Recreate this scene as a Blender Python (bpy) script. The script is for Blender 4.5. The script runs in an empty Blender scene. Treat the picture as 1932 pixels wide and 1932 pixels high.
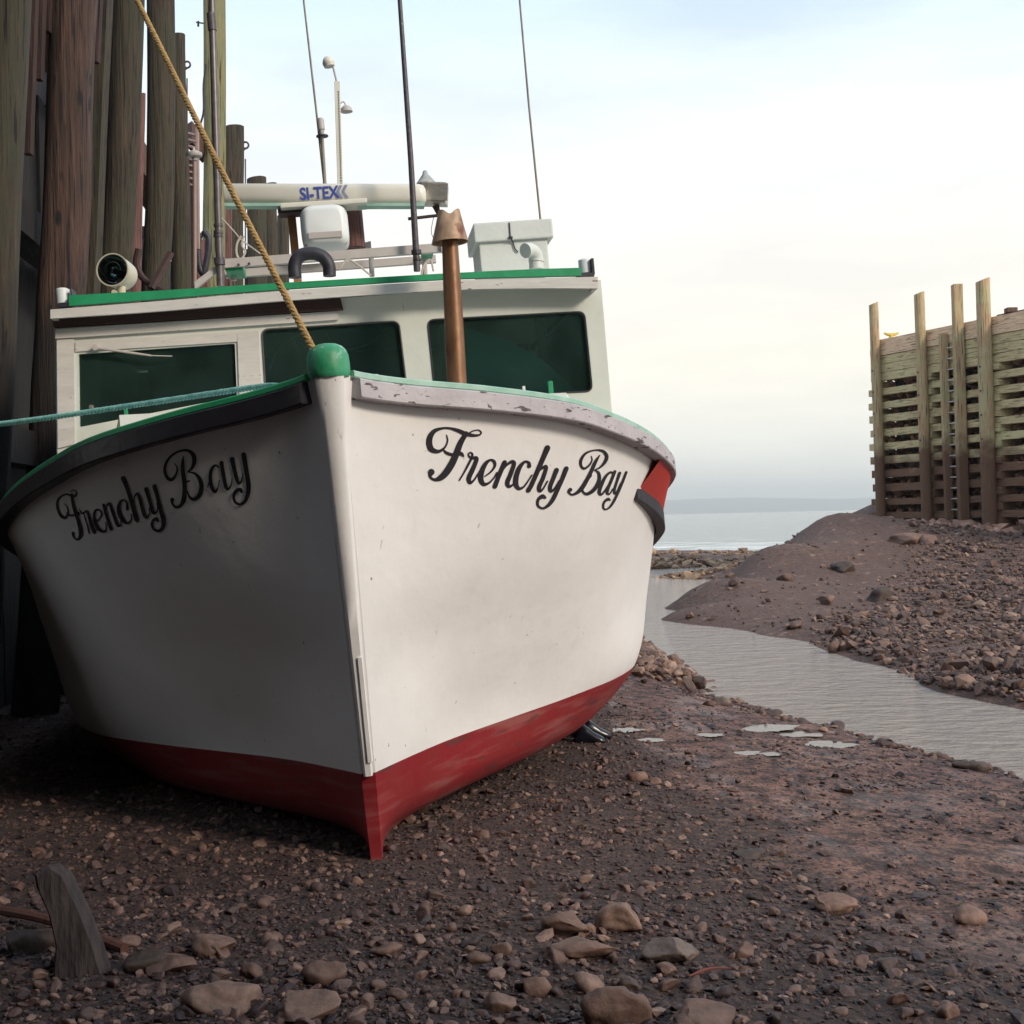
import bpy, bmesh, math, random
import numpy as np
from mathutils import Vector, Matrix
from mathutils.bvhtree import BVHTree

random.seed(7); rng = np.random.default_rng(11)
SC = bpy.context.scene
COL = SC.collection
rad = math.radians

# ------------------------------------------------------------------ camera
F = 2350.0; ROLL = rad(1.35); CAMH = 1.65          # focal length in pixels of a 1932 px wide picture
cr, sr = math.cos(ROLL), math.sin(ROLL)
cam_d = bpy.data.cameras.new('camera'); cam = bpy.data.objects.new('camera', cam_d); COL.objects.link(cam)
cam.matrix_world = Matrix(((cr, sr, 0, 0), (0, 0, -1, 0), (-sr, cr, 0, CAMH), (0, 0, 0, 1)))
cam_d.sensor_width = 36; cam_d.lens = F / 1932 * 36; cam_d.shift_y = 10.4 / 1932
cam_d.clip_end = 30000; cam_d.clip_start = 0.05
SC.camera = cam

# ------------------------------------------------------------------ world and sun
SUN_EL, SUN_AZ = rad(29), rad(130)                  # azimuth clockwise from +Y: low on the right, a little behind the camera
w = bpy.data.worlds.new('World'); SC.world = w; w.use_nodes = True
nt = w.node_tree; N = nt.nodes; Lk = nt.links
for n in list(N): N.remove(n)
out = N.new('ShaderNodeOutputWorld'); bg = N.new('ShaderNodeBackground'); bg.inputs['Strength'].default_value = 0.1
sky = N.new('ShaderNodeTexSky'); sky.sky_type = 'NISHITA'; sky.sun_disc = False
sky.sun_elevation = SUN_EL; sky.sun_rotation = SUN_AZ; sky.air_density = 1.0; sky.dust_density = 2.0
tc = N.new('ShaderNodeTexCoord'); sep = N.new('ShaderNodeSeparateXYZ'); Lk.new(tc.outputs['Generated'], sep.inputs[0])
ramp = N.new('ShaderNodeValToRGB'); Lk.new(sep.outputs['Z'], ramp.inputs[0])
cr_ = ramp.color_ramp
def stops(cramp, lst):
    while len(cramp.elements) < len(lst): cramp.elements.new(0.5)
    for e, (p, c) in zip(cramp.elements, lst): e.position = p; e.color = (*c, 1)
stops(cr_, [(0.0, (.98, .97, .89)), (.05, (.99, .96, .85)), (.12, (.99, .92, .79)), (.20, (.95, .90, .82)), (.29, (.86, .90, .91)), (.40, (.56, .73, .90)), (.6, (.56, .72, .92)), (1.0, (.68, .80, .97))])
mp = N.new('ShaderNodeMapping'); mp.inputs['Scale'].default_value = (1.6, 1.6, 7.0); Lk.new(tc.outputs['Generated'], mp.inputs[0])
nz = N.new('ShaderNodeTexNoise'); nz.inputs['Scale'].default_value = 2.2; nz.inputs['Detail'].default_value = 7; nz.inputs['Roughness'].default_value = .55
Lk.new(mp.outputs[0], nz.inputs['Vector'])
cl = N.new('ShaderNodeValToRGB'); stops(cl.color_ramp, [(.36, (.80,) * 3), (.60, (1,) * 3)]); Lk.new(nz.outputs['Fac'], cl.inputs[0])
sc10 = N.new('ShaderNodeVectorMath'); sc10.operation = 'SCALE'; sc10.inputs['Scale'].default_value = 10.0; Lk.new(ramp.outputs[0], sc10.inputs[0])
mixc = N.new('ShaderNodeMix'); mixc.data_type = 'RGBA'
Lk.new(cl.outputs[0], mixc.inputs[0]); Lk.new(sky.outputs[0], mixc.inputs[6]); Lk.new(sc10.outputs[0], mixc.inputs[7])
Lk.new(mixc.outputs[2], bg.inputs['Color']); Lk.new(bg.outputs[0], out.inputs[0])
sd = bpy.data.lights.new('sun', 'SUN'); sd.energy = 2.6; sd.angle = rad(12); sd.color = (1.0, .87, .72)
so = bpy.data.objects.new('sun', sd); COL.objects.link(so)
sdir = Vector((math.sin(SUN_AZ) * math.cos(SUN_EL), math.cos(SUN_AZ) * math.cos(SUN_EL), math.sin(SUN_EL)))
so.rotation_euler = sdir.to_track_quat('Z', 'Y').to_euler()
SC.view_settings.view_transform = 'Standard'; SC.view_settings.look = 'None'
SC.view_settings.exposure = 0.42; SC.view_settings.gamma = 1.0
SC.cycles.max_bounces = 8; SC.cycles.use_denoising = True

# ------------------------------------------------------------------ geometry helpers
def ray(px, py):
    a = px - 966; b = 966 - py + 10.4
    return np.array([(a * cr + b * sr) / F, 1.0, (-a * sr + b * cr) / F])
CAM = np.array([0, 0, CAMH])
def P(px, py, d): return CAM + ray(px, py) * d

def obj(name, verts, faces, mat, parent=None, smooth=False, mats=None, fm=None, rnd=None):
    me = bpy.data.meshes.new(name)
    me.from_pydata([tuple(v) for v in verts], [], [tuple(f) for f in faces])
    if mats:
        for m in mats: me.materials.append(m)
        me.polygons.foreach_set('material_index', np.array(fm, dtype=np.int32))
    else: me.materials.append(mat)
    if smooth: me.polygons.foreach_set('use_smooth', np.ones(len(me.polygons), dtype=bool))
    me.update()
    o = bpy.data.objects.new(name, me); COL.objects.link(o)
    if parent: o.parent = parent
    return o
def tag(o, label=None, cat=None, group=None, kind=None):
    if label: o['label'] = label
    if cat: o['category'] = cat
    if group: o['group'] = group
    if kind: o['kind'] = kind
    return o
def empty(name, loc, label, cat, group=None):
    o = bpy.data.objects.new(name, None); COL.objects.link(o); o.location = tuple(loc); o.empty_display_size = .2
    return tag(o, label, cat, group)

class MB:
    def __init__(s): s.v = []; s.f = []
    def add(s, v, f):
        n = len(s.v); s.v += [tuple(map(float, p)) for p in v]; s.f += [tuple(i + n for i in q) for q in f]; return s
    def hexa(s, c):                       # 8 corners: bottom 4 ccw, top 4 ccw
        return s.add(c, [(3, 2, 1, 0), (4, 5, 6, 7), (0, 1, 5, 4), (1, 2, 6, 5), (2, 3, 7, 6), (3, 0, 4, 7)])
    def box(s, c, d, bev=0.0, M=None):
        bm = bmesh.new(); bmesh.ops.create_cube(bm, size=1)
        for v in bm.verts: v.co = Vector((v.co.x * d[0], v.co.y * d[1], v.co.z * d[2]))
        if bev: bmesh.ops.bevel(bm, geom=bm.edges[:], offset=min(bev, min(d) * .45), segments=2, affect='EDGES', profile=.7)
        if M is not None: bm.transform(M)
        bm.transform(Matrix.Translation(Vector(tuple(c))))
        bm.verts.index_update()
        s.add([v.co for v in bm.verts], [[v.index for v in f.verts] for f in bm.faces]); bm.free(); return s
    def tube(s, pts, r, n=10, cap=True, sq=None, twist=0):
        pts = [np.array(p, float) for p in pts]; rs = r if hasattr(r, '__len__') else [r] * len(pts)
        rings = []; up = None
        for i, p in enumerate(pts):
            t = pts[min(i + 1, len(pts) - 1)] - pts[max(i - 1, 0)]; t = t / (np.linalg.norm(t) + 1e-12)
            if up is None:
                up = np.array([0, 0, 1.]) if abs(t[2]) < .9 else np.array([1., 0, 0])
            a = np.cross(t, up); a /= np.linalg.norm(a); b = np.cross(a, t); up = b
            ring = []
            for k in range(n):
                th = 2 * math.pi * (k + .5) / n + twist * i
                ring.append(p + rs[i] * (math.cos(th) * a + math.sin(th) * b))
            rings.append(ring)
        v = [q for g in rings for q in g]; f = []
        for i in range(len(rings) - 1):
            for k in range(n):
                k2 = (k + 1) % n; f.append((i * n + k, i * n + k2, (i + 1) * n + k2, (i + 1) * n + k))
        if cap: f.append(tuple(range(n))[::-1]); f.append(tuple((len(rings) - 1) * n + k for k in range(n)))
        return s.add(v, f)
    def lathe(s, base, axis, prof, n=24, cap=True):   # prof: list (along, radius)
        base = np.array(base, float); t = np.array(axis, float); t /= np.linalg.norm(t)
        up = np.array([0, 0, 1.]) if abs(t[2]) < .9 else np.array([1., 0, 0]); a_ = np.cross(t, up); a_ /= np.linalg.norm(a_); b_ = np.cross(a_, t)
        return s.loft([[base + t * a + max(r, 1e-4) * (math.cos(q) * a_ + math.sin(q) * b_) for q in np.linspace(0, 2 * math.pi, n + 1)[:-1]] for a, r in prof], cap=cap)
    def loft(s, rings, closed=True, cap=True):
        n = len(rings[0]); v = [q for g in rings for q in g]; f = []
        for i in range(len(rings) - 1):
            for k in range(n if closed else n - 1):
                k2 = (k + 1) % n; f.append((i * n + k, i * n + k2, (i + 1) * n + k2, (i + 1) * n + k))
        if cap and closed: f.append(tuple(range(n))[::-1]); f.append(tuple((len(rings) - 1) * n + k for k in range(n)))
        return s.add(v, f)
    def build(s, name, mat, parent=None, smooth=False, auto=None):
        o = obj(name, s.v, s.f, mat, parent)
        me = o.data
        bm = bmesh.new(); bm.from_mesh(me); bmesh.ops.recalc_face_normals(bm, faces=bm.faces); 
        if smooth or auto:
            for fc in bm.faces: fc.smooth = True
            lim = rad(auto or 40)
            for e in bm.edges:
                if len(e.link_faces) == 2 and e.calc_face_angle(0) > lim: e.smooth = False
        bm.to_mesh(me); bm.free()
        return o

def catmull(pts, sub=8):
    p = np.array(pts, float); p = np.vstack([2 * p[0] - p[1], p, 2 * p[-1] - p[-2]]); o = []
    for i in range(1, len(p) - 2):
        for k in range(sub):
            t = k / sub
            o.append(.5 * (2 * p[i] + (-p[i - 1] + p[i + 1]) * t + (2 * p[i - 1] - 5 * p[i] + 4 * p[i + 1] - p[i + 2]) * t * t + (-p[i - 1] + 3 * p[i] - 3 * p[i + 1] + p[i + 2]) * t ** 3))
    o.append(p[-2]); return np.array(o)

def interp(xs, ys, x):                     # monotone cubic through points
    xs = np.array(xs, float); ys = np.array(ys, float); h = np.diff(xs); d = np.diff(ys) / h
    m = np.zeros(len(xs)); m[0] = d[0]; m[-1] = d[-1]
    for i in range(1, len(xs) - 1):
        m[i] = 0 if d[i - 1] * d[i] <= 0 else (h[i - 1] + h[i]) / (h[i - 1] / d[i] + h[i] / d[i - 1])
    x = np.clip(x, xs[0], xs[-1]); i = np.clip(np.searchsorted(xs, x) - 1, 0, len(h) - 1)
    t = (x - xs[i]) / h[i]
    return (2 * t**3 - 3 * t**2 + 1) * ys[i] + (t**3 - 2 * t**2 + t) * h[i] * m[i] + (-2 * t**3 + 3 * t**2) * ys[i + 1] + (t**3 - t**2) * h[i] * m[i + 1]

# value noise in numpy
_perm = rng.random((64, 64, 64))
def vnoise(p):
    i = np.floor(p).astype(int); f = p - i; f = f * f * (3 - 2 * f); o = 0
    for a in (0, 1):
        for b in (0, 1):
            for c in (0, 1):
                wt = (f[..., 0] if a else 1 - f[..., 0]) * (f[..., 1] if b else 1 - f[..., 1]) * (f[..., 2] if c else 1 - f[..., 2])
                o = o + wt * _perm[(i[..., 0] + a) % 64, (i[..., 1] + b) % 64, (i[..., 2] + c) % 64]
    return o
def fbm(p, oct=4):
    o = 0; a = .5; s = 0
    for k in range(oct): o = o + a * (vnoise(p) - .5); s += a; p = p * 2.03 + 7.1; a *= .5
    return o / s

# ------------------------------------------------------------------ materials
def mat(name, base, rough=.6, metal=0, var=None, scale=4, stretch=(1, 1, 1), bump=0, bscale=30, coord='Object', spots=None, spec=None, detail=6, rvar=None, coat=0):
    """procedural paint/wood/metal: base colour with noise variation, optional spots and bump"""
    m = bpy.data.materials.new(name); m.use_nodes = True; t = m.node_tree; n = t.nodes; l = t.links
    b = n['Principled BSDF']; b.inputs['Roughness'].default_value = rough; b.inputs['Metallic'].default_value = metal
    if spec is not None: b.inputs['Specular IOR Level'].default_value = spec
    if coat: b.inputs['Coat Weight'].default_value = coat; b.inputs['Coat Roughness'].default_value = .15
    tcn = n.new('ShaderNodeTexCoord'); mpn = n.new('ShaderNodeMapping'); mpn.inputs['Scale'].default_value = stretch
    l.new(tcn.outputs[coord], mpn.inputs[0])
    col = None
    if var is not None:
        nzn = n.new('ShaderNodeTexNoise'); nzn.inputs['Scale'].default_value = scale; nzn.inputs['Detail'].default_value = detail; nzn.inputs['Roughness'].default_value = .62
        l.new(mpn.outputs[0], nzn.inputs['Vector'])
        rp = n.new('ShaderNodeValToRGB'); stops(rp.color_ramp, [(.33, base), (.67, var)]); l.new(nzn.outputs['Fac'], rp.inputs[0]); col = rp.outputs[0]
        if rvar:
            mr = n.new('ShaderNodeMapRange'); mr.inputs[1].default_value = .35; mr.inputs[2].default_value = .65; mr.inputs[3].default_value = rvar[0]; mr.inputs[4].default_value = rvar[1]
            l.new(nzn.outputs['Fac'], mr.inputs[0]); l.new(mr.outputs[0], b.inputs['Roughness'])
    if spots:
        for (sc, thr, wid, c, strch) in spots:
            mp2 = n.new('ShaderNodeMapping'); mp2.inputs['Scale'].default_value = strch; l.new(tcn.outputs[coord], mp2.inputs[0])
            n2 = n.new('ShaderNodeTexNoise'); n2.inputs['Scale'].default_value = sc; n2.inputs['Detail'].default_value = 5; l.new(mp2.outputs[0], n2.inputs['Vector'])
            mr = n.new('ShaderNodeMapRange'); mr.inputs[1].default_value = thr; mr.inputs[2].default_value = thr + wid; l.new(n2.outputs['Fac'], mr.inputs[0])
            mx = n.new('ShaderNodeMix'); mx.data_type = 'RGBA'; l.new(mr.outputs[0], mx.inputs[0])
            if col: l.new(col, mx.inputs[6])
            else: mx.inputs[6].default_value = (*base, 1)
            mx.inputs[7].default_value = (*c, 1); col = mx.outputs[2]
    if col: l.new(col, b.inputs['Base Color'])
    else: b.inputs['Base Color'].default_value = (*base, 1)
    if bump:
        n3 = n.new('ShaderNodeTexNoise'); n3.inputs['Scale'].default_value = bscale; n3.inputs['Detail'].default_value = 5; l.new(mpn.outputs[0], n3.inputs['Vector'])
        bp = n.new('ShaderNodeBump'); bp.inputs['Strength'].default_value = 1; bp.inputs['Distance'].default_value = bump
        l.new(n3.outputs['Fac'], bp.inputs['Height']); l.new(bp.outputs[0], b.inputs['Normal'])
    return m

M = {}
M['hull_white'] = mat('hull_white', (.74, .725, .715), .42, var=(.80, .79, .785), scale=1.3, bump=.005, bscale=7, spots=[(38, .725, .02, (.30, .24, .2), (1, 1, .6)), (2.2, .6, .3, (.69, .67, .65), (2.5, 2.5, .4)), (9, .74, .03, (.5, .45, .40), (2, 2, .25))])
M['hull_red'] = mat('hull_red', (.23, .010, .018), .55, var=(.22, .02, .02), scale=3, bump=.004, bscale=12, spots=[(3.2, .50, .2, (.27, .075, .07), (.6, .5, 5)), (5, .60, .1, (.12, .03, .03), (1, .4, 4))])
M['patch_red'] = mat('patch_red', (.42, .025, .02), .5, var=(.36, .03, .02), scale=5, bump=.003)
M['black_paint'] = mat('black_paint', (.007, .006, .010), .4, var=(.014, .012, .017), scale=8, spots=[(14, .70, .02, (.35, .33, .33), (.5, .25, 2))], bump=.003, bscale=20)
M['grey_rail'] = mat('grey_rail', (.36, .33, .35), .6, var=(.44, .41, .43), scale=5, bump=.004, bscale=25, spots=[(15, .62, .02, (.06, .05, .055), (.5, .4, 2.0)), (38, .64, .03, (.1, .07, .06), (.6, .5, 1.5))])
M['letter'] = mat('letter_paint', (.010, .008, .014), .5, var=(.02, .018, .025), scale=20)
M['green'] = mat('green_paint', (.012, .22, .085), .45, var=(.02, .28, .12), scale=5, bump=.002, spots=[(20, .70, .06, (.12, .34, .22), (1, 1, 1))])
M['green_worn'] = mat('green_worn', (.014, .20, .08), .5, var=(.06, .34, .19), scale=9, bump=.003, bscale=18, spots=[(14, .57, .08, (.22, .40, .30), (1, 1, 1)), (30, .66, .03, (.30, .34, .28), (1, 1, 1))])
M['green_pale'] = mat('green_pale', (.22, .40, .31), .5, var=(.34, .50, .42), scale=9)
M['cabin_white'] = mat('cabin_white', (.54, .56, .50), .45, var=(.60, .62, .56), scale=2.5, bump=.003, bscale=9, spots=[(7, .70, .05, (.45, .28, .13), (5, 1, .45)), (30, .71, .02, (.25, .2, .15), (1, 1, 1))])
M['trim_white'] = mat('trim_white', (.58, .56, .52), .55, var=(.48, .46, .43), scale=7, bump=.003, bscale=22, stretch=(.4, 1, 2), spots=[(16, .68, .03, (.16, .12, .1), (.5, 1, 2))])
M['deck_white'] = mat('deck_white', (.68, .70, .66), .5, var=(.6, .62, .58), scale=4)
M['brown_board'] = mat('brown_board', (.045, .018, .014), .7, var=(.03, .013, .012), scale=6, stretch=(.3, 1, 3), bump=.004)
M['copper'] = mat('rusted_pipe', (.16, .075, .038), .42, metal=.55, var=(.27, .15, .08), scale=6, stretch=(1, 1, .35), bump=.002, bscale=40, spots=[(8, .58, .1, (.10, .04, .025), (1, 1, .3))])
M['rust_cap'] = mat('rusted_cap', (.26, .15, .085), .6, metal=.3, var=(.38, .27, .18), scale=9, bump=.003, bscale=30, spots=[(9, .56, .1, (.15, .055, .03), (1, 1, .6))])
M['galv'] = mat('galvanised', (.42, .40, .35), .38, metal=.8, var=(.55, .50, .42), scale=12, bump=.003, bscale=25)
M['radar_white'] = mat('radar_white', (.60, .58, .50), .4, var=(.66, .65, .58), scale=3)
M['radome'] = mat('radome_white', (.70, .73, .73), .35, var=(.64, .67, .67), scale=3)
M['radar_grey'] = mat('radar_grey', (.42, .38, .36), .5)
M['blue'] = mat('blue_print', (.03, .06, .30), .5)
M['blue_grey'] = mat('blue_grey_print', (.20, .22, .33), .5)
M['fibre'] = mat('box_white', (.60, .63, .60), .45, var=(.54, .57, .54), scale=4, bump=.002)
M['black_rubber'] = mat('black_rubber', (.014, .013, .022), .55, var=(.03, .028, .038), scale=12, bump=.003)
M['pole_dark'] = mat('pole_dark', (.035, .028, .035), .5, var=(.08, .07, .08), scale=30, spots=[(60, .66, .04, (.3, .27, .27), (1, 1, 1))])
M['pole_grey'] = mat('pole_grey', (.10, .09, .095), .4, metal=.4, var=(.16, .14, .14), scale=20)
M['rack'] = mat('rack_white', (.46, .43, .40), .5, var=(.40, .36, .34), scale=7, bump=.002)
M['antenna'] = mat('antenna_rod', (.16, .13, .10), .5, var=(.28, .25, .2), scale=10)
M['pinkpipe'] = mat('pink_pipe', (.25, .17, .15), .5, var=(.3, .21, .19), scale=10)
M['wood_box'] = mat('orange_wood', (.34, .15, .06), .7, var=(.22, .09, .04), scale=6, stretch=(6, 6, .5), bump=.004)
M['chrome'] = mat('chrome', (.75, .75, .78), .06, metal=1)
M['cream'] = mat('cream_enamel', (.55, .52, .38), .35, var=(.48, .44, .33), scale=5)
M['interior'] = mat('interior', (.14, .07, .06), .8, var=(.32, .12, .08), scale=2)
M['int_teal'] = mat('interior_teal', (.06, .42, .40), .6)
M['int_white'] = mat('interior_white', (.32, .34, .32), .6)
def glass(name, tint, rough=.03, film=0):
    m = bpy.data.materials.new(name); m.use_nodes = True; t = m.node_tree; n = t.nodes; l = t.links; n.remove(n['Principled BSDF'])
    tr = n.new('ShaderNodeBsdfTransparent'); tr.inputs[0].default_value = (*tint, 1)
    gl = n.new('ShaderNodeBsdfGlossy'); gl.inputs['Roughness'].default_value = rough; gl.inputs[0].default_value = (.55, .85, .80, 1)
    fr = n.new('ShaderNodeFresnel'); fr.inputs[0].default_value = 1.55
    tcn = n.new('ShaderNodeTexCoord'); nn = n.new('ShaderNodeTexNoise'); nn.inputs['Scale'].default_value = 3; l.new(tcn.outputs['Object'], nn.inputs['Vector'])
    bp = n.new('ShaderNodeBump'); bp.inputs['Distance'].default_value = .004; bp.inputs['Strength'].default_value = .6; l.new(nn.outputs['Fac'], bp.inputs['Height']); l.new(bp.outputs[0], gl.inputs['Normal'])
    mx = n.new('ShaderNodeMixShader'); l.new(fr.outputs[0], mx.inputs[0]); l.new(tr.outputs[0], mx.inputs[1]); l.new(gl.outputs[0], mx.inputs[2])
    if film:
        df = n.new('ShaderNodeBsdfDiffuse'); df.inputs[0].default_value = (.085, .16, .14, 1); mr = n.new('ShaderNodeMapRange'); mr.inputs[1].default_value = .3; mr.inputs[2].default_value = .7; mr.inputs[3].default_value = film * .5; mr.inputs[4].default_value = film * 1.5; n2 = n.new('ShaderNodeTexNoise'); n2.inputs['Scale'].default_value = 2.2; n2.inputs['Detail'].default_value = 8; l.new(tcn.outputs['Object'], n2.inputs['Vector']); l.new(n2.outputs['Fac'], mr.inputs[0])
        m2 = n.new('ShaderNodeMixShader'); l.new(mr.outputs[0], m2.inputs[0]); l.new(mx.outputs[0], m2.inputs[1]); l.new(df.outputs[0], m2.inputs[2]); mx = m2
    l.new(mx.outputs[0], n['Material Output'].inputs[0]); return m
M['glass'] = glass('window_glass', (.70, .86, .80), film=.13)
M['lens'] = glass('lens_glass', (.8, .8, .8))

def wood(name, dark, light, moss=None, wet=None, knots=False, wl=None, st=(9, 9, .5)):
    """weathered log or plank: grain stretched along z, algae patches, darker tide-wetted foot below a height"""
    m = bpy.data.materials.new(name); m.use_nodes = True; t = m.node_tree; n = t.nodes; l = t.links; b = n['Principled BSDF']; b.inputs['Roughness'].default_value = .8
    tcn = n.new('ShaderNodeTexCoord'); mpn = n.new('ShaderNodeMapping'); mpn.inputs['Scale'].default_value = st; l.new(tcn.outputs['Object'], mpn.inputs[0])
    g = n.new('ShaderNodeTexNoise'); g.inputs['Scale'].default_value = 2.5; g.inputs['Detail'].default_value = 8; g.inputs['Roughness'].default_value = .65; l.new(mpn.outputs[0], g.inputs['Vector'])
    rp = n.new('ShaderNodeValToRGB'); stops(rp.color_ramp, [(.32, dark), (.68, light)]); l.new(g.outputs['Fac'], rp.inputs[0]); col = rp.outputs[0]
    def mixin(fac, c):
        nonlocal col
        mx = n.new('ShaderNodeMix'); mx.data_type = 'RGBA'; l.new(fac, mx.inputs[0]); l.new(col, mx.inputs[6]); mx.inputs[7].default_value = (*c, 1); col = mx.outputs[2]
    if moss:
        q = n.new('ShaderNodeTexNoise'); q.inputs['Scale'].default_value = 1.3; q.inputs['Detail'].default_value = 7; q.inputs['Roughness'].default_value = .7; l.new(tcn.outputs['Object'], q.inputs['Vector'])
        mr = n.new('ShaderNodeMapRange'); mr.inputs[1].default_value = .42; mr.inputs[2].default_value = .60; l.new(q.outputs['Fac'], mr.inputs[0]); mixin(mr.outputs[0], moss)
    if knots:
        mk = n.new('ShaderNodeMapping'); mk.inputs['Scale'].default_value = (5, 5, 2.2); l.new(tcn.outputs['Object'], mk.inputs[0])
        vo = n.new('ShaderNodeTexVoronoi'); vo.inputs['Scale'].default_value = 1.0; l.new(mk.outputs[0], vo.inputs['Vector'])
        mr = n.new('ShaderNodeMapRange'); mr.inputs[1].default_value = .20; mr.inputs[2].default_value = .10; mr.inputs[3].default_value = 0; mr.inputs[4].default_value = 1; l.new(vo.outputs['Distance'], mr.inputs[0]); mixin(mr.outputs[0], (dark[0] * .3, dark[1] * .3, dark[2] * .3))
    if wet:
        sp = n.new('ShaderNodeSeparateXYZ'); ge = n.new('ShaderNodeNewGeometry'); l.new(ge.outputs['Position'], sp.inputs[0])
        q = n.new('ShaderNodeTexNoise'); q.inputs['Scale'].default_value = 2.0; l.new(ge.outputs['Position'], q.inputs['Vector'])
        ad = n.new('ShaderNodeMath'); ad.operation = 'MULTIPLY_ADD'; ad.inputs[1].default_value = 1.2; l.new(q.outputs['Fac'], ad.inputs[0]); l.new(sp.outputs['Z'], ad.inputs[2])
        mr = n.new('ShaderNodeMapRange'); mr.inputs[1].default_value = wl + .9; mr.inputs[2].default_value = wl + .3; mr.inputs[3].default_value = 0; mr.inputs[4].default_value = 1; l.new(ad.outputs[0], mr.inputs[0]); mixin(mr.outputs[0], wet)
    mc = n.new('ShaderNodeMapping'); mc.inputs['Scale'].default_value = tuple(v_ * 1.7 if v_ > 1 else v_ * .8 for v_ in st); l.new(tcn.outputs['Object'], mc.inputs[0])
    ck = n.new('ShaderNodeTexNoise'); ck.inputs['Scale'].default_value = 3.1; ck.inputs['Detail'].default_value = 3; l.new(mc.outputs[0], ck.inputs['Vector'])
    mk_ = n.new('ShaderNodeMapRange'); mk_.inputs[1].default_value = .60; mk_.inputs[2].default_value = .64; l.new(ck.outputs['Fac'], mk_.inputs[0]); mixin(mk_.outputs[0], (dark[0] * .25, dark[1] * .25, dark[2] * .25))
    l.new(col, b.inputs['Base Color'])
    bp = n.new('ShaderNodeBump'); bp.inputs['Distance'].default_value = .045; bp.inputs['Strength'].default_value = .9; l.new(g.outputs['Fac'], bp.inputs['Height']); l.new(bp.outputs[0], b.inputs['Normal'])
    return m
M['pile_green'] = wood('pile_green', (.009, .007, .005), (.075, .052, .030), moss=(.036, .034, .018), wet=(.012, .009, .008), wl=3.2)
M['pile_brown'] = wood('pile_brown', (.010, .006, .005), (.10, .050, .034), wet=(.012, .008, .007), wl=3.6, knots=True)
M['pile_red'] = wood('pile_red', (.09, .035, .03), (.20, .10, .085))
M['pile_yellow'] = wood('pile_yellow', (.15, .13, .06), (.30, .27, .13), moss=(.18, .18, .09))
M['plank_red'] = wood('plank_red', (.016, .007, .006), (.055, .022, .016))
M['beam_brown'] = wood('beam_brown', (.07, .035, .025), (.15, .085, .06))
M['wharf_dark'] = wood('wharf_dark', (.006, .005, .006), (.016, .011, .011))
M['post_tan'] = wood('post_tan', (.30, .19, .105), (.54, .38, .22), moss=(.42, .36, .20), wet=(.14, .072, .042), wl=3.6)
M['crib_timber'] = wood('crib_timber', (.28, .22, .12), (.70, .56, .33), moss=(.56, .50, .28), wet=(.17, .088, .052), wl=3.3, st=(.8, .8, 9))
M['edge_pink'] = wood('edge_pink', (.56, .38, .25), (.80, .60, .42), st=(.8, .8, 7))
M['yellow'] = mat('yellow_paint', (.60, .42, .08), .5)
M['rung'] = mat('rung_metal', (.45, .45, .46), .4, metal=.5)
def rope_mat(name, a, b_, sc=60):
    m = mat(name, a, .8, var=b_, scale=25, bump=.002, bscale=120)
    return m
M['rope_yellow'] = rope_mat('rope_yellow', (.26, .15, .045), (.42, .27, .10))
M['rope_teal'] = rope_mat('rope_teal', (.10, .30, .27), (.25, .50, .45))
M['rope_white'] = rope_mat('rope_white', (.4, .36, .3), (.5, .46, .4))

def stone_mat(name, lst, attr=True, rough=.75, bscale=18, bump=.012):
    m = bpy.data.materials.new(name); m.use_nodes = True; t = m.node_tree; n = t.nodes; l = t.links; b = n['Principled BSDF']; b.inputs['Roughness'].default_value = rough
    tcn = n.new('ShaderNodeTexCoord'); g = n.new('ShaderNodeTexNoise'); g.inputs['Scale'].default_value = bscale; g.inputs['Detail'].default_value = 8; g.inputs['Roughness'].default_value = .65; l.new(tcn.outputs['Object'], g.inputs['Vector'])
    if attr:
        at = n.new('ShaderNodeAttribute'); at.attribute_name = 'rnd'; src = at.outputs['Fac']
    else:
        oi = n.new('ShaderNodeObjectInfo'); src = oi.outputs['Random']
    rp = n.new('ShaderNodeValToRGB'); stops(rp.color_ramp, lst); l.new(src, rp.inputs[0])
    mr = n.new('ShaderNodeMapRange'); mr.inputs[1].default_value = .3; mr.inputs[2].default_value = .7; mr.inputs[3].default_value = .55; mr.inputs[4].default_value = 1.3; l.new(g.outputs['Fac'], mr.inputs[0])
    vm = n.new('ShaderNodeVectorMath'); vm.operation = 'SCALE'; l.new(rp.outputs[0], vm.inputs[0]); l.new(mr.outputs[0], vm.inputs['Scale']); l.new(vm.outputs[0], b.inputs['Base Color'])
    bp = n.new('ShaderNodeBump'); bp.inputs['Distance'].default_value = bump; bp.inputs['Strength'].default_value = .7; l.new(g.outputs['Fac'], bp.inputs['Height']); l.new(bp.outputs[0], b.inputs['Normal'])
    return m
PAL = [(0, (.022, .015, .017)), (.3, (.046, .026, .026)), (.6, (.098, .054, .043)), (.85, (.165, .094, .071)), (1, (.28, .175, .13))]
M['pebble'] = stone_mat('pebble_stone', PAL, True, .62)
M['rock'] = stone_mat('rock_stone', [(0, (.11, .062, .046)), (.5, (.165, .096, .072)), (1, (.22, .135, .10))], False, .75)
M['rock_grey'] = stone_mat('rock_grey', [(0, (.12, .085, .070)), (1, (.16, .115, .095))], False, .7)
M['rock_dark'] = stone_mat('rock_dark', [(0, (.045, .028, .022)), (1, (.065, .042, .032))], False, .7)
M['bank_rock'] = stone_mat('bank_rock', [(0, (.055, .034, .03)), (.5, (.14, .080, .058)), (1, (.30, .19, .135))], True, .75, bscale=5)
M['clod'] = stone_mat('clod', [(0, (.020, .013, .014)), (.6, (.048, .027, .025)), (.9, (.12, .068, .052)), (1, (.22, .14, .10))], True, .6)
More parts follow.
